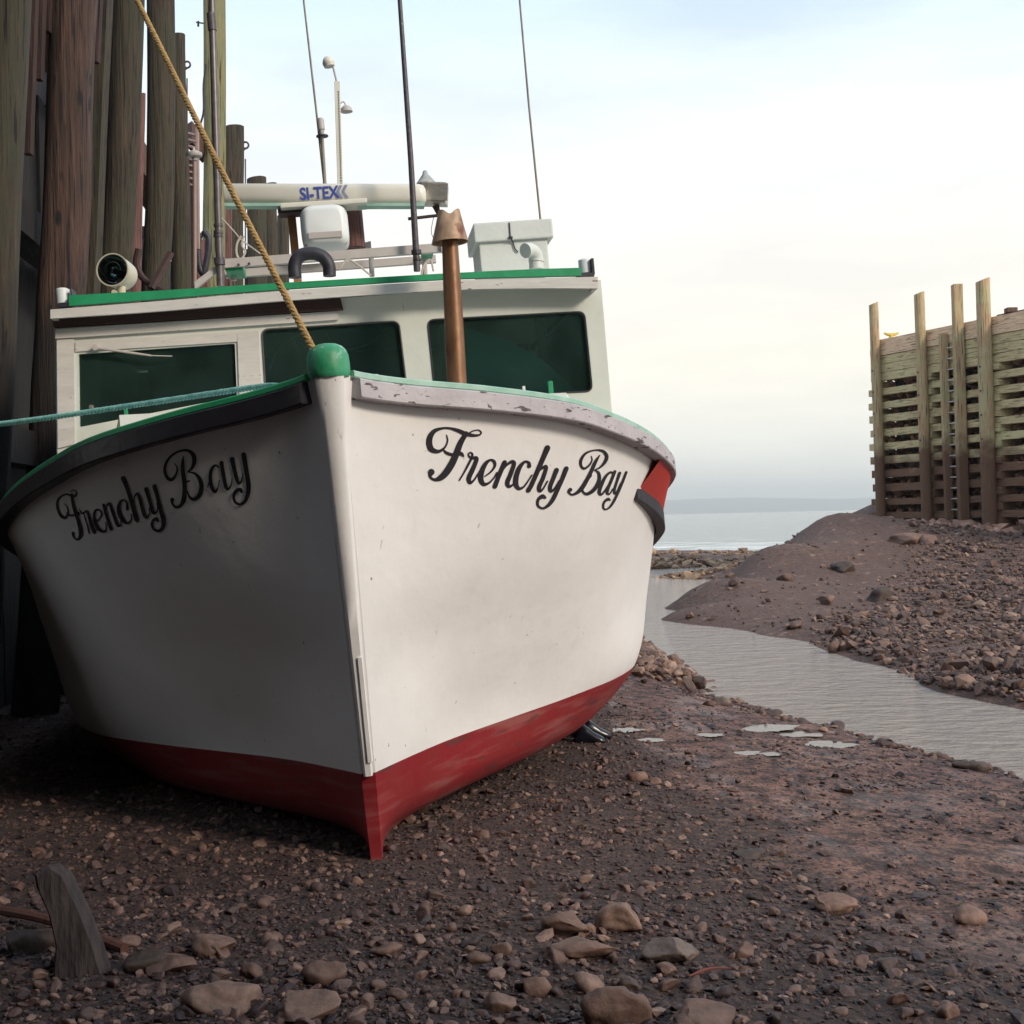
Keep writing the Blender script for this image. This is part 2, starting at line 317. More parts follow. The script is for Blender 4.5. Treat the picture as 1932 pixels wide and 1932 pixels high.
M['fill_rock'] = stone_mat('fill_rock', [(0, (.14, .07, .055)), (.5, (.28, .15, .11)), (1, (.50, .30, .21))], True, .75, bscale=5)

# ------------------------------------------------------------------ terrain
WZ = -0.45
def WP(px, py, z=WZ):
    r = ray(px, py); t = (z - CAMH) / r[2]; return (r[0] * t, t)
near_px = [(1210, 1222), (1262, 1262), (1310, 1290), (1430, 1340), (1600, 1385), (1700, 1412), (1855, 1452), (1932, 1478), (2300, 1600)]
far_px = [(1256, 1166), (1330, 1180), (1450, 1199), (1560, 1227), (1640, 1250), (1760, 1300), (1932, 1337), (2300, 1420)]
nb = [WP(*p) for p in near_px] + [(5.0, 4.0), (6.0, 0.0), (6.6, -6)]
fb = [WP(*p) for p in far_px] + [(7.2, 5.0), (8.2, 0.0), (9, -6)]
cp = []
for i, (x, y) in enumerate(nb): cp += [(x, y, WZ + .02), (x - .55, y - .1, WZ + .13), (x - 1.7, y - .3, WZ + .27)]
for i, (x, y) in enumerate(fb): cp += [(x, y, WZ + .02)]
for (a, b_) in zip(nb, fb): cp.append(((a[0] + b_[0]) / 2, (a[1] + b_[1]) / 2, -.85))
cp += [(-10, -5, 0), (-3, -5, 0), (2, -5, 0), (-3, 0, 0), (0, 0, 0), (3, 0, -.03), (-3, 4, 0), (0, 3, 0), (2.2, 4, -.03), (-.7, 6.1, -.015), (.6, 6, -.04), (-2.5, 8, 0), (-4, 12, 0), (-8, 12, 0), (-6, 20, 0), (-10, 30, 0), (-1.5, 11, -.06), (-1.2, 16, -.15), (-1, 20, -.25), (-3, 24, -.3), (-8, 38, -.3), (-18, 0, 0), (-20, 20, 0), (-20, 50, 0),
       (0, 25, -.5), (.4, 22, -.5), (2, 30, -.95), (0, 34, -.8), (-4, 38, -.7), (4.3, 37, -.8), (3, 26, -.85), (3.4, 30, -.9)]
for px, py, d in [(1330, 1100, 27.5), (1440, 1035, 32), (1560, 974, 37), (1645, 952, 43.6), (1652, 981, 41.3), (1750, 1000, 40), (1860, 1003, 38), (1932, 1010, 36.2), (1445, 1110, 26.5), (1560, 1100, 28), (1650, 1060, 31), (1700, 1150, 23.5), (1800, 1100, 27), (1932, 1200, 17.5), (1932, 1100, 24.5), (2200, 1200, 17), (2200, 1100, 24)]:
    cp.append(tuple(P(px, py, d)))
cp += [(1.4, 22.5, -.8), (2.0, 24.5, -.95), (2.55, 25.4, -.8), (2.3, 27.0, -1.0), (2.8, 29.2, -1.0), (4.6, 32, -.8), (6, 37, -.9), (8, 44, -.8), (11, 49, -.5), (15, 52, -.3), (22, 52, .5), (30, 45, 1.5), (19, 42, 1.3), (20, 34, 1.1), (18, 22, .7), (14, 13, .35), (12, 6, .2), (13, -3, .2), (25, 10, 1), (25, 25, 1.3),
       (0, 42, -.42), (6, 41.5, -.38), (6, 50, -.12), (0, 50, -.1), (10, 53, -.2), (8, 66, -.3), (0, 66, -.28), (-10, 60, -.1), (8, 77, -.52), (0, 77, -.52), (-15, 80, -.6), (20, 80, -.8), (20, 66, -.55)]
for a in range(0, 360, 12): cp.append((105 * math.cos(rad(a)), 20 + 105 * math.sin(rad(a)), -2.2 if 10 < a < 170 else (-.2)))
cp = np.array(cp)
def _k(d2): return np.sqrt(d2 + .6)
D2 = ((cp[:, None, :2] - cp[None, :, :2]) ** 2).sum(-1)
RW = np.linalg.solve(_k(D2) + np.eye(len(cp)) * 1e-3, cp[:, 2] - 0)
PUD = []
def hgt(x, y, detail=True):
    x = np.asarray(x, float); y = np.asarray(y, float); sh = x.shape; q = np.stack([x.ravel(), y.ravel()], 1); o = np.empty(len(q))
    for i in range(0, len(q), 40000):
        c = q[i:i + 40000]; o[i:i + 40000] = _k(((c[:, None] - cp[None, :, :2]) ** 2).sum(-1)) @ RW
    if detail:
        p3 = np.stack([q[:, 0], q[:, 1], q[:, 0] * 0 + 3.3], 1)
        far = np.clip((q[:, 1] - 14) / 14, 0, 1) * np.clip((o + .4) * 2, 0, 1)
        o += .05 * fbm(p3 * .9, 3) + .035 * fbm(p3 * 3.1, 3) * (1 + 1.5 * far) + .018 * fbm(p3 * 11, 3) * (1 + far)
        # rough rubble slope below the wharf on the far bank
        rub = np.clip((q[:, 0] - 5.2) / 2, 0, 1) * np.clip((q[:, 1] - 15) / 4, 0, 1) * np.clip((q[:, 0] * 1.0 - (q[:, 1] - 20) * .42 - 5.0) / 1.5, 0, 1) * (q[:, 1] < 50)
        for (cx, cy, rx, ry, zc) in PUD:
            e = np.exp(-(((q[:, 0] - cx) / rx) ** 2 + ((q[:, 1] - cy) / ry) ** 2) ** 2); o = o * (1 - e) + (zc - .022 + .03 * fbm(p3 * 6 + 3, 3)) * e
        o += rub * (.22 * fbm(p3 * 1.3, 4) + .10 * np.abs(fbm(p3 * 4.5, 3)))
    return o.reshape(sh)
for px, py, wx_, hy_ in ((1445, 1374, 120, 13), (1500, 1385, 70, 9), (1560, 1404, 110, 12), (1412, 1420, 46, 8), (1452, 1422, 36, 7), (1225, 1395, 44, 7), (1180, 1376, 60, 8), (1340, 1386, 40, 6)):
    r_ = ray(px, py); z_ = -.2
    for _ in range(12): t_ = (z_ - CAMH) / r_[2]; z_ = float(hgt(np.array([r_[0] * t_]), np.array([t_]), False)[0])
    PUD.append((r_[0] * t_, t_, wx_ / F * t_ / 2, hy_ / F * t_ * t_ / (CAMH - z_) / 2, z_))
nc, nr = 1100, 430
inner = -math.pi; 
th = []
a0 = rad(-38); 
th = np.concatenate([np.linspace(-38, 38, 760), np.linspace(38, 322, 342)[1:-1]]); th = np.radians(th); nc = len(th)
rr = np.geomspace(.5, 120, nr)
TX = np.sin(th)[None, :] * rr[:, None]; TY = np.cos(th)[None, :] * rr[:, None]
TZ = hgt(TX, TY)
tv = np.stack([TX.ravel(), TY.ravel(), TZ.ravel()], 1)
ii, jj = np.meshgrid(np.arange(nr - 1), np.arange(nc), indexing='ij'); j2 = (jj + 1) % nc
tf = np.stack([ii * nc + jj, ii * nc + j2, (ii + 1) * nc + j2, (ii + 1) * nc + jj], -1).reshape(-1, 4)[:, ::-1]
def fast_mesh(name, v, f, m, smooth=True, attrs=None):
    k = f.shape[1]; me = bpy.data.meshes.new(name); me.vertices.add(len(v)); me.vertices.foreach_set('co', v.astype(np.float32).ravel())
    me.loops.add(len(f) * k); me.loops.foreach_set('vertex_index', f.astype(np.int32).ravel())
    me.polygons.add(len(f)); me.polygons.foreach_set('loop_start', np.arange(0, len(f) * k, k, dtype=np.int32))
    me.polygons.foreach_set('use_smooth', np.full(len(f), smooth))
    me.materials.append(m); me.update(calc_edges=True)
    for an, av in (attrs or {}).items():
        a = me.attributes.new(an, 'FLOAT', 'POINT'); a.data.foreach_set('value', av.astype(np.float32))
    o = bpy.data.objects.new(name, me); COL.objects.link(o); return o

# ground masks (what lies where): 0 = pebble shingle, 1 = wet silt
def silt_mask(x, y):
    c = np.interp(y, [2.0, 3.5, 5, 7, 10, 16, 24], [1.1, 1.0, .95, .75, .55, .1, -1.2])   # boundary of shingle apron by the hull
    m = np.clip((x - c) / .9, 0, 1) * np.clip((y - 3.2) / 2.2, 0, 1)
    bankside = np.interp(y, [0, 4, 7.5, 9.4, 13.2, 17, 25.6, 60], [8, 7, 5.2, 4.6, 4.0, 3.4, 2.4, 2.4])
    return m * (x < bankside)
sm = silt_mask(TX.ravel(), TY.ravel()) 
gm = bpy.data.materials.new('beach_ground'); gm.use_nodes = True; t = gm.node_tree; n = t.nodes; l = t.links; b = n['Principled BSDF']
ge = n.new('ShaderNodeNewGeometry'); at = n.new('ShaderNodeAttribute'); at.attribute_name = 'silt'; nr_ = n.new('ShaderNodeAttribute'); nr_.attribute_name = 'far_ground'
def noise(scale, detail=6, strch=(1, 1, 1), rough=.6):
    mpn = n.new('ShaderNodeMapping'); mpn.inputs['Scale'].default_value = strch; l.new(ge.outputs['Position'], mpn.inputs[0])
    q = n.new('ShaderNodeTexNoise'); q.inputs['Scale'].default_value = scale; q.inputs['Detail'].default_value = detail; q.inputs['Roughness'].default_value = rough; l.new(mpn.outputs[0], q.inputs['Vector']); return q.outputs['Fac']
def rmap(src, a, b2, c=0, d=1):
    mr = n.new('ShaderNodeMapRange'); mr.inputs[1].default_value = a; mr.inputs[2].default_value = b2; mr.inputs[3].default_value = c; mr.inputs[4].default_value = d; l.new(src, mr.inputs[0]); return mr.outputs[0]
def cmix(fac, a, b2):
    mx = n.new('ShaderNodeMix'); mx.data_type = 'RGBA'; l.new(fac, mx.inputs[0])
    for i, s in ((6, a), (7, b2)):
        if isinstance(s, tuple): mx.inputs[i].default_value = (*s, 1)
        else: l.new(s, mx.inputs[i])
    return mx.outputs[2]
def mth(op, a, b2):
    m_ = n.new('ShaderNodeMath'); m_.operation = op
    for i, s in ((0, a), (1, b2)):
        if isinstance(s, (int, float)): m_.inputs[i].default_value = s
        else: l.new(s, m_.inputs[i])
    return m_.outputs[0]
vor = n.new('ShaderNodeTexVoronoi'); vor.inputs['Scale'].default_value = 26; l.new(ge.outputs['Position'], vor.inputs['Vector'])
vor2 = n.new('ShaderNodeTexVoronoi'); vor2.inputs['Scale'].default_value = 9; l.new(ge.outputs['Position'], vor2.inputs['Vector'])
vsep = n.new('ShaderNodeSeparateColor'); l.new(vor.outputs['Color'], vsep.inputs[0]); vsep2 = n.new('ShaderNodeSeparateColor'); l.new(vor2.outputs['Color'], vsep2.inputs[0])
peb = n.new('ShaderNodeValToRGB'); stops(peb.color_ramp, [(0, (.026, .021, .024)), (.45, (.05, .036, .036)), (.8, (.095, .062, .052)), (1, (.20, .14, .11))]); l.new(vsep.outputs[0], peb.inputs[0])
peb2 = n.new('ShaderNodeValToRGB'); stops(peb2.color_ramp, [(0, (.075, .05, .045)), (.5, (.12, .082, .07)), (.9, (.17, .12, .10)), (1, (.30, .22, .18))]); l.new(vsep2.outputs[0], peb2.inputs[0])
big = noise(1.1, 8); fine = noise(7, 10, rough=.7); vf = noise(34, 6, rough=.7)
siltc = cmix(rmap(fine, .42, .56), (.030, .020, .022), (.19, .108, .092))
siltc = cmix(rmap(big, .40, .62), siltc, cmix(rmap(fine, .42, .58), (.06, .036, .032), (.29, .195, .165)))
siltc = cmix(rmap(vf, .52, .62), siltc, (.028, .020, .022))
edge = mth('ADD', at.outputs['Fac'], mth('MULTIPLY', mth('SUBTRACT', big, .5), 1.6)); sfac = rmap(edge, .35, .6)
base_p = cmix(rmap(big, .35, .65), peb.outputs[0], cmix(rmap(fine, .4, .6), (.038, .028, .030), (.075, .052, .048)))
mud = cmix(rmap(fine, .35, .65), (.085, .056, .05), (.135, .092, .08)); farc = cmix(rmap(noise(2.2, 8), .48, .60), mud, peb2.outputs[0])
col = cmix(sfac, base_p, siltc); col = cmix(nr_.outputs['Fac'], col, farc)
tint = n.new('ShaderNodeVectorMath'); tint.operation = 'MULTIPLY'; tint.inputs[1].default_value = (1.12, .94, .83); l.new(col, tint.inputs[0]); l.new(tint.outputs[0], b.inputs['Base Color'])
wetn = noise(1.6, 9, (1.0, .6, 1), .65)
wet = mth('MULTIPLY', rmap(wetn, .50, .58), sfac)
puddle = mth('MULTIPLY', rmap(noise(.9, 7, (1.3, .8, 1)), .60, .63), mth('MULTIPLY', sfac, rmap(mth('SUBTRACT', 1, nr_.outputs['Fac']), .5, .6)))
ro = mth('SUBTRACT', .85, mth('MULTIPLY', wet, .40)); ro = mth('SUBTRACT', ro, mth('MULTIPLY', puddle, .36)); l.new(ro, b.inputs['Roughness'])
hsum = mth('ADD', mth('MULTIPLY', rmap(vor.outputs['Distance'], 0, .6, 1, 0), .5), mth('MULTIPLY', fine, 1.4)); hsum = mth('ADD', hsum, mth('MULTIPLY', vf, .5))
hsum = mth('MULTIPLY', hsum, mth('SUBTRACT', 1, mth('MULTIPLY', puddle, .97)))
bp = n.new('ShaderNodeBump'); bp.inputs['Distance'].default_value = .06; bp.inputs['Strength'].default_value = .9; l.new(hsum, bp.inputs['Height']); l.new(bp.outputs[0], b.inputs['Normal'])
far_ground = np.clip((TX.ravel() - np.interp(TY.ravel(), [0, 5, 7.5, 9.4, 13.2, 19.6, 26], [6, 5.5, 5.0, 4.6, 3.8, 2.8, 1.4])) / .5, 0, 1); far_ground = np.maximum(far_ground, np.clip((TY.ravel() - 28) / 5, 0, 1))  # mask of far bank and distant ground, which takes other mud and stone colours
ground = fast_mesh('ground', tv, tf, gm, True, {'silt': sm, 'far_ground': far_ground}); tag(ground, kind='structure')

def ghit(px, py):                      # where the sight line through a picture point meets the ground
    r = ray(px, py); t = 1.5; tt = np.geomspace(1.5, 110, 900); q = CAM[None] + r[None] * tt[:, None]
    hz = hgt(q[:, 0], q[:, 1]); k = np.argmax(q[:, 2] < hz)
    if k == 0: return CAM + r * 30
    a = q[k - 1]; c = q[k]; fa = a[2] - hz[k - 1]; fc = c[2] - hz[k]; u = fa / (fa - fc + 1e-9)
    return a + (c - a) * u

# ------------------------------------------------------------------ water
def water_mat(name, base, bump, scale, strch, rough=.08, foam=False, detail=5):
    m = bpy.data.materials.new(name); m.use_nodes = True; t = m.node_tree; n = t.nodes; l = t.links; b = n['Principled BSDF']
    b.inputs['Base Color'].default_value = (*base, 1); b.inputs['Roughness'].default_value = rough; b.inputs['IOR'].default_value = 1.333
    ge = n.new('ShaderNodeNewGeometry'); h = None
    for sc, amp, st in ((scale, 1.0, strch), (scale * 3.7, .4, (1, 1, 1))):
        mpn = n.new('ShaderNodeMapping'); mpn.inputs['Scale'].default_value = st; l.new(ge.outputs['Position'], mpn.inputs[0])
        q = n.new('ShaderNodeTexNoise'); q.inputs['Scale'].default_value = sc; q.inputs['Detail'].default_value = detail; q.inputs['Roughness'].default_value = .6; l.new(mpn.outputs[0], q.inputs['Vector'])
        mm = n.new('ShaderNodeMath'); mm.operation = 'MULTIPLY'; mm.inputs[1].default_value = amp; l.new(q.outputs['Fac'], mm.inputs[0])
        if h is None: h = mm.outputs[0]
        else:
            ad = n.new('ShaderNodeMath'); ad.operation = 'ADD'; l.new(h, ad.inputs[0]); l.new(mm.outputs[0], ad.inputs[1]); h = ad.outputs[0]
    bp = n.new('ShaderNodeBump'); bp.inputs['Distance'].default_value = bump; bp.inputs['Strength'].default_value = 1; l.new(h, bp.inputs['Height']); l.new(bp.outputs[0], b.inputs['Normal'])
    if foam:
        q = n.new('ShaderNodeTexNoise'); q.inputs['Scale'].default_value = .5; q.inputs['Detail'].default_value = 9; mpn = n.new('ShaderNodeMapping'); mpn.inputs['Scale'].default_value = (.5, 2.5, 1); l.new(ge.outputs['Position'], mpn.inputs[0]); l.new(mpn.outputs[0], q.inputs['Vector'])
        sp = n.new('ShaderNodeSeparateXYZ'); l.new(ge.outputs['Position'], sp.inputs[0])
        near = n.new('ShaderNodeMapRange'); near.inputs[1].default_value = 76; near.inputs[2].default_value = 105; near.inputs[3].default_value = .16; near.inputs[4].default_value = 0; l.new(sp.outputs['Y'], near.inputs[0])
        ad = n.new('ShaderNodeMath'); ad.operation = 'ADD'; l.new(q.outputs['Fac'], ad.inputs[0]); l.new(near.outputs[0], ad.inputs[1])
        mr = n.new('ShaderNodeMapRange'); mr.inputs[1].default_value = .66; mr.inputs[2].default_value = .70; l.new(ad.outputs[0], mr.inputs[0])
        mx = n.new('ShaderNodeMix'); mx.data_type = 'RGBA'; mx.inputs[6].default_value = (*base, 1); mx.inputs[7].default_value = (.75, .75, .74, 1); l.new(mr.outputs[0], mx.inputs[0]); l.new(mx.outputs[2], b.inputs['Base Color'])
    return m
M['stream'] = water_mat('stream_water', (.38, .33, .285), .17, 2.0, (1.1, 1.7, 1), .06, detail=9)
M['puddle'] = water_mat('puddle_water', (.10, .08, .07), .004, 9, (1, 1, 1), .04)
M['sea'] = water_mat('sea_water', (.24, .26, .24), .5, .55, (.6, 1.6, 1), .16, foam=True)
st = obj('stream', [(-14, -10, WZ), (40, -10, WZ), (40, 58, WZ), (-14, 58, WZ)], [(0, 1, 2, 3)], M['stream']); tag(st, kind='structure')
for (cx, cy, rx, ry, zc) in PUD:
    pd = obj('puddle', [(cx + 1.15 * rx * k_ * math.cos(q), cy + 1.15 * ry * k_ * math.sin(q), zc - .004) for q, k_ in ((q, .95 + 1.5 * float(fbm(np.array([[cx * 9 + math.cos(q) * 1.7, math.sin(q) * 1.7 + 5, cy]]), 4)[0])) for q in np.linspace(0, 2 * math.pi, 65)[:-1])], [tuple(range(64))], M['puddle']); tag(pd, kind='structure')
se = obj('sea', [(-9000, 58, WZ), (9000, 58, WZ), (9000, 9800, WZ), (-9000, 9800, WZ)], [(0, 1, 2, 3)], M['sea']); tag(se, kind='structure')
M['hill'] = mat('hill_forest', (.05, .07, .05), .9, var=(.09, .10, .07), scale=.004, coord='Object')
hx = np.linspace(-7000, 9000, 120); hz = 70 + 90 * fbm(np.stack([hx / 1500, hx * 0, hx * 0 + 1], 1), 5) + 25; hz *= np.clip((hx + 7000) / 2000, .2, 1)
hv = []; hf = []
for k, (x, z) in enumerate(zip(hx, hz)): hv += [(x, 7600, WZ), (x, 8100, WZ + z * .75), (x, 8700, WZ + z), (x, 9600, WZ)]
for k in range(len(hx) - 1):
    for q in range(3): hf.append((k * 4 + q, k * 4 + 4 + q, k * 4 + 5 + q, k * 4 + 1 + q))
hl = obj('hills', hv, hf, M['hill'], smooth=True); tag(hl, kind='structure')
# air
hm = bpy.data.materials.new('haze_air'); hm.use_nodes = True; t = hm.node_tree; t.nodes.remove(t.nodes['Principled BSDF'])
pv = t.nodes.new('ShaderNodeVolumePrincipled'); pv.inputs['Color'].default_value = (.97, 1, .98, 1); pv.inputs['Density'].default_value = .00028; pv.inputs['Anisotropy'].default_value = .2
t.links.new(pv.outputs[0], t.nodes['Material Output'].inputs['Volume'])
hb = MB(); hb.box((0, 4200, 90), (19000, 12000, 190)); hz_o = hb.build('haze', hm); tag(hz_o, kind='stuff'); hz_o['label'] = 'thin pale sea haze over the bay'; hz_o['category'] = 'haze'

# ------------------------------------------------------------------ boat frame
YAW, LIST = rad(7), rad(4.0)
f0 = ray(710, 1615); BO = CAM + f0 * (CAMH / -f0[2])
bs = np.array([-math.sin(YAW), math.cos(YAW), 0]); bw0 = np.array([math.cos(YAW), math.sin(YAW), 0]); bz0 = np.array([0, 0, 1.])
bw = bw0 * math.cos(LIST) + bz0 * math.sin(LIST); bz = bz0 * math.cos(LIST) - bw0 * math.sin(LIST)
BM = Matrix(((bw[0], bs[0], bz[0], BO[0]), (bw[1], bs[1], bz[1], BO[1]), (bw[2], bs[2], bz[2], BO[2]), (0, 0, 0, 1)))
BMI = BM.inverted()
def BL(px, py, s):                      # picture point -> boat coordinates on the athwartships plane y = s
    d = ray(px, py); Dv = CAM - BO; t = (s - Dv @ bs) / (d @ bs); q = Dv + t * d
    return np.array([q @ bw, s, q @ bz])
def toworld(p): return np.array(BM @ Vector(tuple(map(float, p))))
boat = bpy.data.objects.new('fishing_boat', None); COL.objects.link(boat); boat.matrix_world = BM
tag(boat, 'white fishing boat with red bottom and green trim, aground beside the wharf, bow towards us', 'boat')

# hull level curves (s along the keel aft of the forefoot, half breadth w, height z)
LEN = 11.0
def sheer(s): return 2.30 - .20 * (s + .7) + .0098 * (s + .7) ** 2
LV = [  # z (None = sheer), s list, half breadth list
    (None, [-.70, -.64, -.49, -.27, .10, .40, .75, 1.2, 1.9, 2.6, 3.5, 6, 11], [.050, .10, .30, .70, 1.20, 1.43, 1.66, 1.89, 2.13, 2.22, 2.28, 2.25, 2.0]),
    (1.45, [-.45, -.2, .10, .40, .75, 1.2, 1.9, 2.6, 3.5, 6, 11], [.045, .33, .72, 1.04, 1.34, 1.64, 1.97, 2.17, 2.25, 2.23, 1.98]),
    (.95, [-.30, .0, .42, .75, 1.2, 1.9, 2.6, 3.5, 6, 11], [.04, .26, .67, .98, 1.36, 1.79, 2.07, 2.20, 2.2, 1.93]),
    (.44, [-.15, .06, .42, .96, 1.31, 1.64, 2.0, 2.6, 3.5, 6, 11], [.034, .16, .39, .83, 1.13, 1.39, 1.65, 1.93, 2.10, 2.1, 1.85]),
    (.25, [-.07, .05, .3, .6, .9, 1.3, 1.7, 2.1, 2.7, 3.5, 6, 11], [.032, .10, .24, .46, .70, 1.02, 1.30, 1.54, 1.80, 1.95, 1.97, 1.7]),
    (.12, [-.04, .05, .3, .6, .9, 1.3, 1.7, 2.1, 2.7, 3.5, 6, 11], [.03, .055, .15, .35, .57, .88, 1.16, 1.40, 1.62, 1.76, 1.8, 1.5]),
    (.05, [-.02, .08, .3, .6, .9, 1.7, 2.7, 6, 11], [.028, .035, .07, .22, .42, .95, 1.4, 1.5, 1.2]),
    (-.05, [0, .3, 11], [.028, .03, .04])]
U = np.linspace(0, 1, 110) ** 1.9
NS = 44
rows = []
for z0, ss, ww in LV:
    s0 = ss[0]; s = s0 + (LEN - s0) * U
    wv = interp(ss, ww, s); zz = sheer(s) if z0 is None else np.full_like(s, z0)
    rows.append(np.stack([wv, s, zz], 1))
rows = np.array(rows)                    # level x station x 3
lev = np.array([0, 1, 2, 3, 3.35, 3.7, 4.0, 4.3]); vs = np.unique(np.concatenate([np.linspace(0, 3, 31), np.linspace(3, 4.3, 14)]))
S = np.zeros((len(vs), len(U), 3))
for j in range(len(U)):
    for c in range(3): S[:, j, c] = interp(lev, rows[:, j, c], vs)
iwl = int(np.argmin(abs(vs - 3)))
def hull_mesh():
    nv, nu = S.shape[:2]; v = []; f = []; fm = []
    for sgn in (1, -1):
        for i in range(nv):
            for j in range(nu): v.append((S[i, j, 0] * sgn, S[i, j, 1], S[i, j, 2]))
    for k, sgn in enumerate((1, -1)):
        o = k * nv * nu
        for i in range(nv - 1):
            for j in range(nu - 1):
                q = (o + i * nu + j, o + (i + 1) * nu + j, o + (i + 1) * nu + j + 1, o + i * nu + j + 1)
                f.append(q if sgn > 0 else q[::-1]); fm.append(1 if i >= iwl else 0)
    for i in range(nv - 1):              # stem face and transom
        f.append((i * nu, nv * nu + i * nu, nv * nu + (i + 1) * nu, (i + 1) * nu)); fm.append(1 if i >= iwl else 0)
        e = nu - 1; f.append((i * nu + e, (i + 1) * nu + e, nv * nu + (i + 1) * nu + e, nv * nu + i * nu + e)); fm.append(1 if i >= iwl else 0)
    return v, f, fm
hv_, hf_, hfm = hull_mesh()
hull = obj('hull', hv_, hf_, None, boat, True, [M['hull_white'], M['hull_red']], hfm)
bmh = bmesh.new(); bmh.from_mesh(hull.data)
bmesh.ops.recalc_face_normals(bmh, faces=bmh.faces)
for e in bmh.edges:
    if len(e.link_faces) == 2 and e.calc_face_angle(0) > rad(38): e.smooth = False
bmh.to_mesh(hull.data); bmh.free()
hbvh = BVHTree.FromPolygons([Vector(v) for v in hv_], hf_)
Oc = BMI @ Vector(tuple(CAM))
def on_hull(px, py, off=.003):
    d = (BMI.to_3x3() @ Vector(tuple(ray(px, py)))).normalized(); h = hbvh.ray_cast(Oc, d)
    if h[0] is None: return None
    nn = h[1] if h[1].dot(d) < 0 else -h[1]
    return h[0] + nn * off
def surf(v, s, sgn=1):                   # point and outward direction on the hull side at level v, station s
    i = int(np.argmin(abs(vs - v))); r = S[i]; x = np.interp(s, r[:, 1], r[:, 0]); z = np.interp(s, r[:, 1], r[:, 2]); x2 = np.interp(s + .05, r[:, 1], r[:, 0]); x1 = np.interp(s - .05, r[:, 1], r[:, 0])
    t_ = np.array([x2 - x1, .1, 0]); t_ /= np.linalg.norm(t_); nrm = np.array([t_[1], -t_[0], 0])
    return np.array([x * sgn, s, z]), np.array([nrm[0] * sgn, nrm[1], 0])
def rail_strip(name, material, sgn, s0, s1, din, dout, zlo, zhi, v=0, n_=90, parent=boat, zfun=None, pw=1.5):
    mb = MB(); rings = []
    for k in range(n_):
        s = s0 + (s1 - s0) * (k / (n_ - 1)) ** pw
        p, nr_v = surf(v, s, sgn)
        if zfun: p = np.array([p[0], p[1], 0]) + np.array([0, 0, zfun(s)])
        a = p + nr_v * dout; c = p - nr_v * din; bv = .006
        rings.append([c + [0, 0, zlo], a + [0, 0, zlo] - nr_v * bv, a + [0, 0, zlo + bv], a + [0, 0, zhi - bv], a + [0, 0, zhi] - nr_v * bv, c + [0, 0, zhi]])
    mb.loft(rings); return mb.build(name, material, parent, auto=30)
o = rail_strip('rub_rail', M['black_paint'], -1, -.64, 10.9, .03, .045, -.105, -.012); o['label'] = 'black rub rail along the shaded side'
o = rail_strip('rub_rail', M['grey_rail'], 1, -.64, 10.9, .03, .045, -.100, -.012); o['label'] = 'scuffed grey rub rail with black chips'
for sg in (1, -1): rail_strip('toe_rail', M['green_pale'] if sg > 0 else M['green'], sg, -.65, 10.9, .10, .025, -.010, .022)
# deck
dk = MB(); rings = []
for k in range(60):
    s = -.68 + 11.5 * (k / 59) ** 1.5; p, _ = surf(0, s, 1); hw = p[0] - .02
    rings.append([(hw * q, s, sheer(s) - .03 + .05 * (1 - q * q)) for q in np.linspace(-1, 1, 13)])
dk.loft(rings, closed=False); dk.build('deck', M['deck_white'], boat, smooth=True)
# stem post: tapered white timber, proud of the planking
sp_ = MB(); rings = []
zst = np.linspace(.43, 2.30, 14)
def stem_s(z): return float(np.interp(z, [-.05, .05, .12, .25, .44, .95, 1.45, 2.30], [0, -.02, -.04, -.07, -.15, -.30, -.45, -.70]))
for z in zst:
    s = stem_s(z); hw = .022 + .034 * ((z - .43) / 1.87) ** 1.2
    if z > 2.1: hw += .008 * (z - 2.1) / .2
    rings.append([(-hw, s + .05, z), (-hw, s - .012, z), (-hw * .6, s - .03, z), (hw * .6, s - .03, z), (hw, s - .012, z), (hw, s + .05, z)])
sp_.loft(rings); sp_.build('stem_post', M['hull_white'], boat, auto=50)
# metal-edged lower stem piece
lp = MB(); rings = []
for z in np.linspace(.50, 1.02, 8):
    s = stem_s(z) - .034; rings.append([(.004, s + .01, z), (.004, s - .005, z), (.022, s - .005, z), (.028, s + .01, z)])
lp.loft(rings); lp.build('stem_guard', M['hull_white'], boat, auto=50)
# bow cap: rounded green block
cap = MB(); rings = []
c0 = np.array([0, stem_s(2.3) + .06, 0])
for z, r_ in [(2.285, .086), (2.30, .094), (2.34, .094), (2.38, .092), (2.405, .084), (2.422, .068), (2.434, .044), (2.438, .015)]:
    rings.append([(c0[0] + r_ * math.cos(a) * (1.0), c0[1] + r_ * math.sin(a) * 1.15, z) for a in np.linspace(0, 2 * math.pi, 33)[:-1]])
cap.loft(rings); cap.build('bow_cap', M['green_worn'], boat, smooth=True)
def strake_z(s): return 1.67 - .22 * (s - 1.2) + .016 * (s - 1.2) ** 2
# red quarter panel and black strake, both sides
for sg in (1,):
    pm = MB(); rings = []
    for k in range(40):
        s = 1.22 + 9.4 * (k / 39) ** 1.3; top, nn = surf(0, s, sg); low, n2 = surf(0.7, s, sg)
        a = top + nn * .012 + [0, 0, -.10]; c = low + n2 * .012; c[2] = strake_z(s)
        rings.append([a - nn * .03, a, (a + c) / 2 + nn * .004, c, c - n2 * .03])
    pm.loft(rings, closed=False); pm.build('side_panel', M['patch_red'], boat, auto=30)
    rail_strip('side_strake', M['black_rubber'], sg, 1.18, 9.5, .03, .035, -.05, .05, v=0.7, n_=70, zfun=strake_z)

